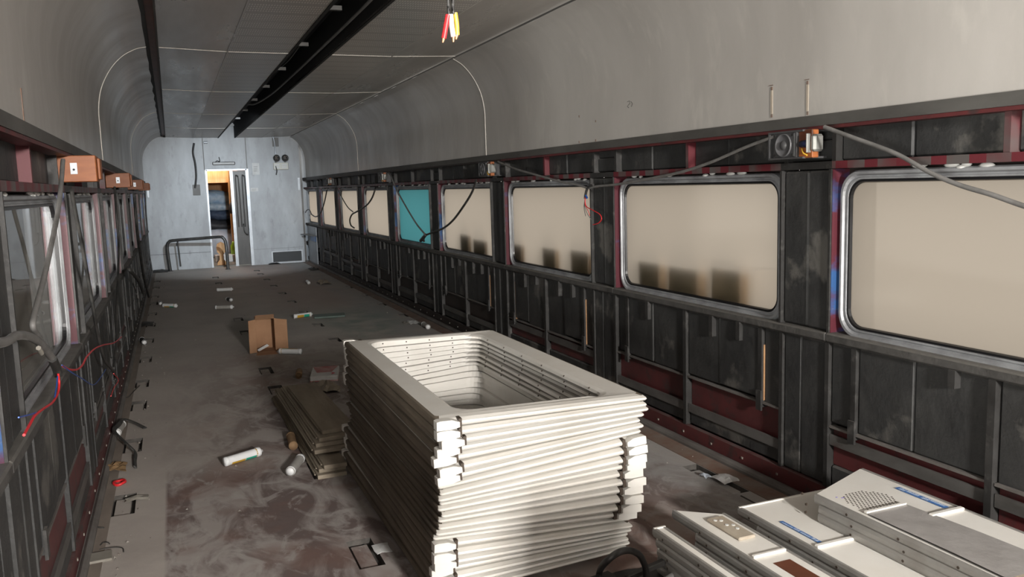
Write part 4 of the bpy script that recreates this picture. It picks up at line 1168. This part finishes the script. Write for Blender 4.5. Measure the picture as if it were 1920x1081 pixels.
q = MB(); q.tube(smooth_path([(-0.09, -0.04, 0.2), (-0.10, -0.05, 0.02), (-0.085, -0.07, -0.09), (-0.1, -0.06, -0.17)], 6), 0.010, 6); q.build('lead', 'cable_black', e)
tag(e, 'twin-head emergency light high on the right of the end wall', 'emergency light')
cable('conduit', [Vector((1.90, YE - 0.06, 2.5)), Vector((1.93, YE - 0.06, 2.38)), Vector((1.945, YE - 0.045, 2.2)), Vector((1.95, YE - 0.04, 2.05))], 0.012, 'frame_metal', 'short metal conduit rising from the emergency light to the ceiling', cat='conduit')
e = empty('strip_light', (0.985, YE, 1.965))
q = MB(); q.cbox(-0.205, 0.205, -0.03, 0, -0.03, 0.03, 0.01); q.build('housing', 'rail_dark', e)
q = MB(); q.cbox(-0.185, 0.185, -0.036, -0.028, -0.016, 0.016, 0.004); q.build('diffuser', 'paper_white', e)
q = MB(); q.tube(smooth_path([(-0.15, -0.02, 0.02), (-0.12, -0.03, 0.05), (-0.07, -0.03, 0.04), (-0.08, -0.03, 0.12)], 5), 0.008, 6); q.build('lead', 'cable_black', e)
tag(e, 'small strip light above the doorway in the end wall', 'light')
def notice(x0, x1, z0, z1, lab):
    e = empty('notice', ((x0 + x1) / 2, YE, (z0 + z1) / 2)); w, h = (x1 - x0) / 2, (z1 - z0) / 2
    bp('sheet', -w, w, -0.004, 0, -h, h, 'paper_white', e)
    for k in range(3): bp('printed_line', -w * 0.7, w * (0.5 - 0.1 * k), -0.0048, -0.004, h * (0.3 - 0.35 * k), h * (0.38 - 0.35 * k), 'lining_grey', e)
    tag(e, lab, 'notice')
notice(1.50, 1.63, 1.74, 1.96, 'small white notice on the end wall right of the door')
notice(1.44, 1.58, 1.42, 1.49, 'narrow white sticker on the end wall beside the door frame')
q = MB(); q.tube([Vector((0.655, YE - 0.02, 2.36)), Vector((0.72, YE - 0.02, 2.36))], 0.022, 8)
tag(q.build('ceiling_clip', 'frame_metal'), 'tiny bright clip under the ceiling above the doorway', 'clip')
# bent tube rail in front of the end wall
e = empty('tube_rail', (-0.12, 16.6, 0))
pts = [Vector((-0.10, 16.72, 0)), Vector((-0.12, 16.70, 0.30)), Vector((-0.12, 16.69, 0.47)), Vector((-0.09, 16.68, 0.54)), Vector((0.0, 16.66, 0.57)), Vector((0.45, 16.55, 0.59)), Vector((0.78, 16.45, 0.605)), Vector((0.85, 16.43, 0.58)), Vector((0.885, 16.42, 0.50)), Vector((0.895, 16.40, 0.30)), Vector((0.895, 16.38, 0.0))]
q = MB(); q.tube([p - e.location for p in smooth_path(pts, 6)], 0.028, 10); q.build('bent_tube', 'rail_dark', e)
q = MB(); q.tube([Vector((0.06, 16.66, 0.57)) - e.location, Vector((0.08, 16.68, 0.08)) - e.location], 0.014, 6); q.build('upright', 'rail_dark', e)
for p in (pts[0], pts[-1]):
    q = MB(); q.lathe([(0.0, 0), (0.05, 0), (0.05, 0.008), (0.0, 0.008)], Matrix.Translation(p - e.location), 12, smooth=False); q.build('foot_plate', 'rail_dark', e)
tag(e, 'dark bent tube rail standing before the end wall by the door', 'rail')
# small folding shelf under the farthest right window
e = empty('corner_shelf', (2.44, 16.3, 0.55))
q = MB(); q.prism([(0.03, -0.45), (0.03, 0.5), (-0.13, 0.5)], 'z', 0, 0.02); q.build('shelf_board', 'lining_grey', e)
q = MB(); q.prism([(0.02, -0.4), (0.02, 0.2), (0.01, 0.2), (0.01, -0.4)], 'z', -0.1, 0.0); q.build('bracket', 'blue_plastic', e)
tag(e, 'small grey shelf with blue bracket below the farthest right window', 'shelf')

# things seen through the doorway
def blob(name, c, rad, mat, lab, cat, seed, group=None, n=14):
    q = MB(); rnd = random.Random(seed); ph = [rnd.uniform(0, 6.28) for _ in range(6)]
    vs, fs = [], []
    m_ = 9
    for i in range(m_ + 1):
        th = math.pi * i / m_
        for k in range(n):
            a = 2 * math.pi * k / n
            s = 1 + 0.16 * math.sin(3 * a + ph[0] + th * 2) + 0.10 * math.sin(5 * a + ph[1] - th * 3) + 0.08 * math.sin(4 * th + ph[2])
            z = max(math.cos(th), -0.62)
            vs.append((rad[0] * s * math.sin(th) * math.cos(a), rad[1] * s * math.sin(th) * math.sin(a), rad[2] * (z + 0.62)))
    for i in range(m_):
        for k in range(n): fs.append((i * n + k, i * n + (k + 1) % n, (i + 1) * n + (k + 1) % n, (i + 1) * n + k))
    q.add(vs, fs, 0, True)
    o = q.build(name, mat, None, c)
    return tag(o, lab, cat, group) if lab else o
yv = YE + 2.45
blob('sack', (0.93, yv, 0.02), (0.40, 0.33, 0.42), 'sack_white', 'pale blue-white sack on the floor through the doorway', 'bag', 1)
blob('bag', (0.84, yv, 0.63), (0.42, 0.3, 0.15), 'bag_black', 'black bag lying on the pale sack through the doorway', 'bag', 2)
blob('bag', (0.99, yv, 0.83), (0.36, 0.3, 0.15), 'bag_navy', 'dark navy bag in the middle of the heap through the doorway', 'bag', 3)
blob('bag', (0.98, yv - 0.02, 1.03), (0.36, 0.26, 0.12), 'bag_blue', 'light blue bag near the top of the heap through the doorway', 'bag', 4)
blob('bag', (0.86, yv + 0.05, 1.19), (0.40, 0.28, 0.18), 'bag_blue', 'topmost pale blue bundle of the heap through the doorway', 'bag', 6)
blob('bag', (1.165, YE + 1.25, 0.98), (0.07, 0.07, 0.15), 'bag_black', 'small dark bag hanging on the wooden pillar beyond the doorway', 'bag', 8)
b = MB(); b.lathe([(0.0, 0.0), (0.055, 0.0), (0.055, 0.17), (0.03, 0.22), (0.02, 0.26), (0.0, 0.26)], n=14)
tag(b.build('bottle', 'plastic_green', None, (1.12, YE + 1.1, 0.16)), 'yellow-green plastic bottle beyond the doorway', 'bottle')
b = MB(); b.cbox(-0.25, 0.25, -0.15, 0.15, 0, 0.14, 0.006)
tag(b.build('crate', 'paper_white', None, (1.0, YE + 1.1, 0.02)), 'low white crate just beyond the doorway', 'crate')
b = MB()
b.prism([(-0.09, 0.0), (0.09, 0.0), (0.08, 0.05), (0.04, 0.10), (0.035, 0.2), (0.075, 0.25), (0.09, 0.33), (0.07, 0.41), (0.0, 0.45), (-0.07, 0.41), (-0.09, 0.33), (-0.075, 0.25), (-0.035, 0.2), (-0.04, 0.10), (-0.08, 0.05)], 'y', -0.02, 0.02)
tag(b.build('board_cutout', 'vest_wood', None, (0.84, YE + 0.30, 0.02)), 'tan keyhole-shaped board standing in the doorway', 'board')

# ------------------------------------------------------------------ sealant cartridges on the floor
def cartridge(p0, p1, lab, body='plastic_white', label=('label_ochre', 'label_green'), L=0.215, r=0.0245, roll=0.0, cap='plastic_white', empty_tube=False):
    a = onz(*p0, r); c = onz(*p1, r)
    d = (c - a); d.z = 0; d.normalize()
    e = empty('sealant_cartridge', (a.x, a.y, r + 0.0008))
    e.rotation_euler = (math.pi / 2, roll, math.atan2(d.y, d.x) + math.pi / 2)
    # local z runs from the near end p0 to p1
    q_ = d.to_track_quat('Z', 'Y'); e.rotation_mode = 'QUATERNION'; e.rotation_quaternion = q_
    q = MB()
    if empty_tube: q.lathe([(r * 0.86, 0.02), (r * 0.86, 0.0), (r, 0.0), (r, L * 0.75), (r * 0.86, L * 0.75), (r * 0.86, 0.02), (0.0, 0.02)], n=20)
    else: q.lathe([(0.0, 0.0), (r * 0.96, 0.0), (r * 0.96, 0.002), (r * 0.96, L - 0.022)], n=20)
    q.build('tube_body', body, e)
    if not empty_tube:
        q = MB(); q.lathe([(0.0, -0.001), (r * 0.78, -0.001), (r * 0.78, 0.003), (r, 0.003), (r, 0.016), (r * 0.96, 0.017)], n=20); q.build('piston_rim', cap, e)
        q = MB(); q.lathe([(r * 0.96, L - 0.026), (r * 1.03, L - 0.024), (r * 1.03, L - 0.006), (r * 0.6, L), (0.010, L + 0.001), (0.009, L + 0.012), (0.0, L + 0.013)], n=20); q.build('shoulder_cap', cap, e)
        if label:
            for mt, z0, z1, a0, a1 in ((label[0], 0.032, 0.112, roll - 0.95, roll + 0.95), (label[1], 0.115, 0.180, roll - 0.95, roll + 0.95), (label[0], 0.181, 0.187, -3.14159, 3.14159)):
                q = MB(); m_ = 14
                vs = []
                for k in range(m_ + 1):
                    an = a0 + (a1 - a0) * k / m_
                    for zz in (z0, z1): vs.append((r * 0.975 * math.cos(an), r * 0.975 * math.sin(an), zz))
                q.add(vs, [(2 * k, 2 * k + 2, 2 * k + 3, 2 * k + 1) for k in range(m_)], 0, True)
                q.build('label_band', mt, e)
    return tag(e, lab, 'cartridge', 'sealant cartridges scattered on the floor')
PI = math.pi
cartridge((421, 866), (490, 845), 'white sealant cartridge with ochre and green label lying alone in the near aisle', roll=-1.9)
cartridge((544, 884), (568, 853), 'dusty grey-white cartridge on the floor left of the dusty boards', body='plastic_dusty', label=None)
cartridge((550, 836), (543, 809), 'dusty brown cartridge close against the dusty boards', body='card_tube', label=None, cap='card_tube')
cartridge((565, 659), (520, 658), 'white cartridge lying in front of the cardboard box', roll=2.2)
cartridge((551, 593), (588, 588), 'cartridge with ochre and green label beyond the cardboard box', roll=-2.6)
cartridge((306, 572), (340, 573), 'white cartridge with ochre label near the left wall, far down the car', roll=-1.9)
cartridge((404, 576), (440, 575), 'pale translucent cartridge in the middle of the far floor', label=None, body='plastic_dusty')
cartridge((407, 543), (432, 542), 'white cartridge farthest down the middle of the floor', label=None)
cartridge((803, 613), (786, 602), 'dark grey cartridge by the right kerb behind the tall stack', body='plastic_dusty', label=None)
cartridge((579, 530), (572, 524), 'small white cartridge on the far right of the floor', label=None)
cartridge((560, 704), (563, 684), 'empty brown cartridge tube behind the low board pile', body='card_tube', empty_tube=True)
cartridge((271, 642), (263, 633), 'cartridge seen end-on beside the left kerb', label=None, body='skin_black')
cartridge((301, 569), (297, 560), 'cartridge seen end-on near the far left wall', label=None, body='skin_black', L=0.12)
cartridge((434, 562), (424, 560), 'stubby dark cartridge with white end in the far middle', label=None, body='strap_black', L=0.14)
cartridge((219, 812), (231, 790), 'dusty cartridge under the folded black strap at the left kerb', label=None, body='plastic_dusty')

# ------------------------------------------------------------------ cardboard box on its side
e = empty('cardboard_box', (0.70, 7.62, 0.0), math.radians(-4))
t = 0.005
W_, H_, D_ = 0.165, 0.30, 0.20
for (nm, x0, x1, y0, y1, z0, z1) in (('box_wall', -0.095, 0.075, D_ - t, D_, 0.0, H_), ('box_wall', -0.095, -0.09, 0, D_, 0.0, H_), ('box_wall', 0.07, 0.075, 0, D_, 0.0, H_),
                                     ('box_wall', -0.095, 0.075, 0, D_, 0.0, t)):
    bp(nm, x0, x1, y0, y1, z0, z1, 'cardboard', e)
def flap(verts):
    q = MB(); n_ = Vector(verts[1]) - Vector(verts[0]); m_ = Vector(verts[3]) - Vector(verts[0]); nn = n_.cross(m_).normalized() * 0.004
    vs = [Vector(v) for v in verts]; vs += [v + nn for v in vs]
    q.add(vs, [(0, 1, 2, 3), (7, 6, 5, 4), (0, 4, 5, 1), (1, 5, 6, 2), (2, 6, 7, 3), (3, 7, 4, 0)])
    q.build('flap', 'cardboard', e)
flap([(-0.092, 0, 0.005), (-0.152, -0.03, 0.005), (-0.148, -0.03, 0.295), (-0.092, 0, 0.30)])
flap([(0.075, 0, 0.005), (0.178, -0.045, 0.005), (0.178, -0.045, 0.288), (0.075, 0, 0.30)])
flap([(-0.09, 0, 0.003), (0.07, 0, 0.003), (0.08, -0.12, 0.001), (-0.10, -0.12, 0.001)])
flap([(-0.09, 0, 0.30), (0.07, 0, 0.30), (0.075, 0.06, 0.325), (-0.085, 0.06, 0.325)])
tag(e, 'open brown cardboard box lying on its side on the floor', 'box')
b = MB()
for k in range(3):
    b.box(-0.05, 0.05, -0.012 + 0.012 * k, -0.004 + 0.012 * k, 0.0, 0.006 + 0.004 * k)
o = b.build('nozzle_bundle', 'plastic_white', None, (0.67, 7.66, 0.012)); o.rotation_euler = (0, math.radians(-22), math.radians(15))
tag(o, 'white plastic nozzles lying inside the cardboard box', 'nozzle')
o.location.z = 0.03
# red and white printed packet
e = empty('printed_packet', onz(610, 708, 0.0), math.radians(-12))
q = MB(); q.cbox(-0.105, 0.10, -0.14, 0.22, 0.0, 0.045, 0.006); q.build('packet', 'paper_white', e)
bp('red_edge', -0.106, 0.101, -0.141, 0.221, 0.004, 0.014, 'paper_red', e)
q = MB(); q.add([(-0.10, 0.21, 0.0465), (0.095, 0.21, 0.0465), (0.05, -0.01, 0.0465), (-0.06, -0.01, 0.0465)], [(0, 1, 2, 3)]); q.build('red_print', 'paper_red', e)
q = MB(); q.prism([(0.045, -0.09), (0.06, -0.06), (0.045, -0.03), (0.06, -0.03), (0.078, -0.06), (0.06, -0.09)], 'z', 0.0462, 0.0472); q.build('chevron', 'print_red', e)
tag(e, 'white packet with red print on the floor behind the stack', 'packet')

def crumple(name, c, sx, sy, h, mat, lab, cat, seed, n=9):
    rnd = random.Random(seed); q = MB()
    vs = []
    for i in range(n):
        for j in range(n):
            u, v = i / (n - 1) * 2 - 1, j / (n - 1) * 2 - 1
            r = max(0.0, 1 - (u * u + v * v) * 0.5)
            vs.append((sx * u * (0.8 + 0.2 * rnd.random()), sy * v * (0.8 + 0.2 * rnd.random()), 0.002 + h * r * rnd.uniform(0.25, 1.0)))
    fs = [(i * n + j, (i + 1) * n + j, (i + 1) * n + j + 1, i * n + j + 1) for i in range(n - 1) for j in range(n - 1)]
    q.add(vs, fs)
    o = q.build(name, mat, None, c)
    sm = o.modifiers.new('thickness', 'SOLIDIFY'); sm.thickness = 0.0015
    return tag(o, lab, cat)
p = onz(610, 726, 0.0)
crumple('crumpled_bag', (p.x - 0.02, p.y - 0.05, 0.0), 0.11, 0.16, 0.07, 'bag_beige', 'crumpled beige bag beside the red and white packet', 'bag', 4)
p = onz(607, 531, 0); crumple('crumpled_wrap', (p.x, p.y, 0), 0.09, 0.22, 0.07, 'bag_beige', 'small pale crumpled wrap on the far right of the floor', 'wrap', 6, 6)
p = onz(215, 878, 0); crumple('dead_leaves', (p.x, p.y, 0), 0.065, 0.08, 0.035, 'leaf_brown', 'brown clump of dry debris by the left kerb', 'debris clump', 8, 8)
p = onz(1360, 898, 0); crumple('paper_scrap', (p.x, p.y, 0), 0.05, 0.065, 0.022, 'paper_white', 'crumpled white paper lying by the floor slot at the right', 'paper', 9, 5)
p = onz(1323, 893, 0); crumple('paper_scrap', (p.x, p.y, 0), 0.022, 0.035, 0.022, 'sack_white', 'small bluish-white scrap standing in the floor slot at the right', 'paper', 10, 4)
p = onz(783, 604, 0); crumple('paper_scrap', (p.x - 0.05, p.y, 0), 0.06, 0.12, 0.03, 'paper_white', 'white scrap beside the dark cartridge at the right kerb', 'paper', 12, 5)
p = onz(762, 605, 0); crumple('paper_scrap', (p.x, p.y, 0), 0.04, 0.07, 0.02, 'plate_grey', 'tiny grey scrap left of the dark cartridge behind the stack', 'paper', 13, 4)
p = onz(716, 1028, 0); crumple('paper_scrap', (p.x, p.y, 0), 0.035, 0.05, 0.008, 'paper_white', 'torn white and blue carton scrap by the stack foot', 'paper', 14, 4)
p = onz(258, 935, 0); crumple('paper_scrap', (p.x, p.y, 0), 0.055, 0.035, 0.02, 'plate_grey', 'torn grey scrap over the near left floor slot', 'paper', 15, 5)
p = onz(588, 505, 0); crumple('rag', (p.x, p.y, 0), 0.09, 0.2, 0.05, 'strap_black', 'dark rag by the far end of the right kerb', 'rag', 16, 6)
p = onz(513, 494, 0); crumple('rag', (p.x, p.y - 0.1, 0), 0.12, 0.1, 0.04, 'skin_black', 'black rag below the vent grille', 'rag', 17, 5)
p = onz(300, 509, 0); crumple('rag', (p.x, p.y, 0), 0.16, 0.25, 0.05, 'strap_black', 'dark rag in the far left corner beside the tube rail', 'rag', 18, 6)
p = onz(280, 608, 0); crumple('rag', (p.x - 0.03, p.y, 0), 0.08, 0.2, 0.04, 'strap_black', 'dark scrap at the left kerb halfway down', 'rag', 19, 5)
# green sheet offcut
a_, c_ = onz(580, 595, 0.0), onz(634, 591, 0.0)
b = MB(); b.cbox(-0.17, 0.17, -0.12, 0.10, 0.0, 0.02, 0.006)
o = b.build('green_offcut', 'sheet_green', None, ((a_.x + c_.x) / 2 + 0.06, (a_.y + c_.y) / 2 - 0.02, 0.0)); o.rotation_euler = (0, 0, math.radians(-8))
tag(o, 'flat greenish plastic offcut beside the ochre cartridge', 'offcut')
# red ring
p = onz(224, 904, 0.008); q = MB(); ring_ = [(p.x + 0.026 * math.cos(a * PI / 8), p.y + 0.034 * math.sin(a * PI / 8), 0.009 + 0.003 * math.sin(a)) for a in range(17)]
q.tube(ring_, 0.007, 7); tag(q.build('red_loop', 'wire_red'), 'small red plastic loop on the floor by the left kerb', 'loop')
# folded black strap
q = MB(); q.tube(smooth_path([onz(272, 802, 0.006), onz(252, 792, 0.02), onz(232, 786, 0.045), onz(222, 796, 0.058), onz(214, 806, 0.060), onz(228, 822, 0.058), onz(245, 838, 0.04), onz(254, 848, 0.012), onz(253, 862, 0.007), onz(254, 876, 0.006)], 5), 0.014, 8, flat=0.35)
tag(q.build('folded_strap', 'strap_black'), 'folded black rubber strap over a cartridge at the left kerb', 'strap')
# loose metal plate and wires in the near left corner
p = onz(186, 1047, 0.0); b = MB(); b.cbox(-0.047, 0.047, -0.045, 0.045, 0.0, 0.012, 0.002)
o = b.build('metal_plate', 'plate_grey', None, (p.x, p.y, 0)); o.rotation_euler = (0, 0, math.radians(4)); tag(o, 'small square grey plate on the floor at the near left corner', 'plate')
cable('wire_scrap', [onz(186, 1030, 0.003), onz(200, 1027, 0.004), onz(218, 1025, 0.006), onz(230, 1027, 0.006), onz(232, 1034, 0.003)], 0.0022, 'strap_black', 'bent scrap of wire just beyond the square plate', cat='wire')
cable('wire_scrap', [onz(188, 1022, 0.003), onz(194, 1016, 0.006), onz(202, 1016, 0.008), onz(206, 1019, 0.003)], 0.0022, 'strap_black', 'short curled wire above the square plate', cat='wire')
cable('wire_scrap', [onz(178, 986, 0.003), onz(186, 988, 0.006), onz(195, 989, 0.004)], 0.004, 'strap_black', 'dark stub of wire beside the left kerb', cat='wire')
cable('stick', [onz(555, 735, 0.006), onz(585, 728, 0.008), onz(607, 724, 0.006)], 0.006, 'plate_grey', 'thin pale stick lying behind the dusty board pile', cat='stick')
# hose and dark clutter in front of the stack
hp = [onz(1118, 1120, 0.02), onz(1124, 1072, 0.05), ony(1137, 1052, 2.30), ony(1158, 1036, 2.30), ony(1178, 1031, 2.31), ony(1197, 1038, 2.33), ony(1206, 1052, 2.35), ony(1211, 1068, 2.36), ony(1213, 1092, 2.37)]
cable('hose', hp, 0.0115, 'hose_black', 'black rubber hose looping up in front of the stack foot', cat='hose')
p = onz(1185, 1088, 0); crumple('rag', (p.x, p.y - 0.06, 0), 0.20, 0.14, 0.012, 'hose_black', 'black sheet of scrap lying under the hose at the stack foot', 'rag', 31, 8)
def bar(name, a, c, w, h, mat, lab, cat):
    a, c = Vector(a), Vector(c); d = c - a; L_ = d.length
    b = MB(); b.cbox(0, L_, -w / 2, w / 2, 0, h, 0.003)
    o = b.build(name, mat, None, a); o.rotation_euler = d.to_track_quat('X', 'Z').to_euler()
    return tag(o, lab, cat)
bar('wood_bar', onz(1175, 1088, 0.06), onz(1268, 1047, 0.06), 0.022, 0.02, 'bracket_steel', 'dark wooden bar lying between the stack foot and the panels', 'bar')
bar('flat_bar', onz(1088, 1100, 0.03), onz(1150, 1078, 0.03), 0.06, 0.008, 'strap_black', 'flat black bar at the foot of the stack', 'bar')
cable('pipe', [onz(1215, 1110, 0.04), onz(1255, 1082, 0.04), onz(1290, 1062, 0.04)], 0.012, 'cable_grey', 'grey pipe end beneath the dark wooden bar', cat='pipe')
cable('pipe', [onz(1262, 1110, 0.03), onz(1290, 1082, 0.03), onz(1320, 1066, 0.03)], 0.009, 'rail_dark', 'thin dark pipe under the lowest white panels', cat='pipe')
# holes, brackets and pencil marks on the right cove
def cove_mark(px, py, w, h, mat, lab, cat, nm):
    p = onx(px, py, XR - 0.0015); b = MB(); b.box(-0.0012, 0.001, -w / 2, w / 2, -h / 2, h / 2)
    o = b.build(nm, mat, ceiling, p); o['label'] = lab
for (px, ya, yb) in ((1447, 166, 217), (1514, 155, 212), (1117, 227, 263), (1086, 218, 266)):
    a = onx(px, ya, XR); c = onx(px, yb, XR)
    for z_ in (ya, yb): cove_mark(px, z_, 0.011, 0.014, 'rust', 'rusty screw hole', '', 'screw_hole')
    if px in (1447, 1514):
        cove_mark(px, (ya + yb) / 2, 0.012, (a.z - c.z) * 0.86, 'stain', 'yellowed strip mark', '', 'strip_mark')
        cove_mark(px - 1, ya - 6, 0.026, 0.003, 'rust', 'rusty edge line', '', 'strip_mark')
for (px, ya, yb) in ((38, 165, 232),):
    a, c = onx(px, ya, XL), onx(px, yb, XL); b = MB(); b.box(-0.001, 0.0015, -0.006, 0.006, -(a.z - c.z) / 2, (a.z - c.z) / 2)
    o = b.build('strip_mark', 'rust', ceiling, (XL + 0.0015, a.y, (a.z + c.z) / 2)); o['label'] = 'rusty streak'
# pencilled sketch mark on the cove
q = MB()
for s in ([(1176, 191), (1180, 189), (1181, 194), (1177, 198)], [(1183, 190), (1186, 194), (1184, 200)], [(1176, 199), (1179, 202)]):
    q.tube([onx(a, c, XR - 0.001) for a, c in s], 0.0011, 5)
q.build('pencil_mark', 'skin_black', ceiling)

# ------------------------------------------------------------------ fine chips and dust lumps nobody could count
rnd = random.Random(99); q = MB()
for k in range(420):
    if rnd.random() < 0.55: x = rnd.choice((XL + 0.10 + abs(rnd.gauss(0, 0.10)), XR - 0.10 - abs(rnd.gauss(0, 0.12))))
    else: x = rnd.uniform(XL + 0.12, XR - 0.12)
    y = rnd.uniform(2.6, 15.5); s = rnd.uniform(0.003, 0.010)
    a = rnd.uniform(0, 6.28); ca, sa = math.cos(a) * s, math.sin(a) * s
    if 0.52 < x < 1.55 and y < 6.1 or (x > 1.35 and y < 2.9): continue
    q.add([(x + ca, y + sa, 0.0005), (x - sa, y + ca, 0.0005), (x - ca * 0.8, y - sa * 1.2, 0.0005), (x, y, 0.0005 + s * 0.8)], [(0, 1, 3), (1, 2, 3), (2, 0, 3)])
o = q.build('floor_chips', 'debris'); o['kind'] = 'stuff'; o['label'] = 'small pale chips and dust lumps scattered over the floor'; o['category'] = 'debris'

# ------------------------------------------------------------------ unseen slatted crate right of the camera, added to shade the foot of the stack
e = empty('shade_crate', (1.215, 0.62, 0.0))
for k in range(8):
    for (x0, x1, y0, y1) in ((-0.17, 0.17, 0.168, 0.18), (-0.17, 0.17, -0.18, -0.168)): bp('slat', x0, x1, y0, y1, 0.005 + k * 0.104, 0.107 + k * 0.104, 'board_dust', e)
    for (x0, x1) in ((-0.17, -0.158), (0.158, 0.17)): bp('slat', x0, x1, -0.168, 0.168, 0.005 + k * 0.104, 0.107 + k * 0.104, 'board_dust', e)
bp('crate_base', -0.158, 0.158, -0.168, 0.168, 0.0, 0.012, 'board_dust', e)
tag(e, 'unseen slatted wooden crate added before the tall stack to shade its foot', 'crate')
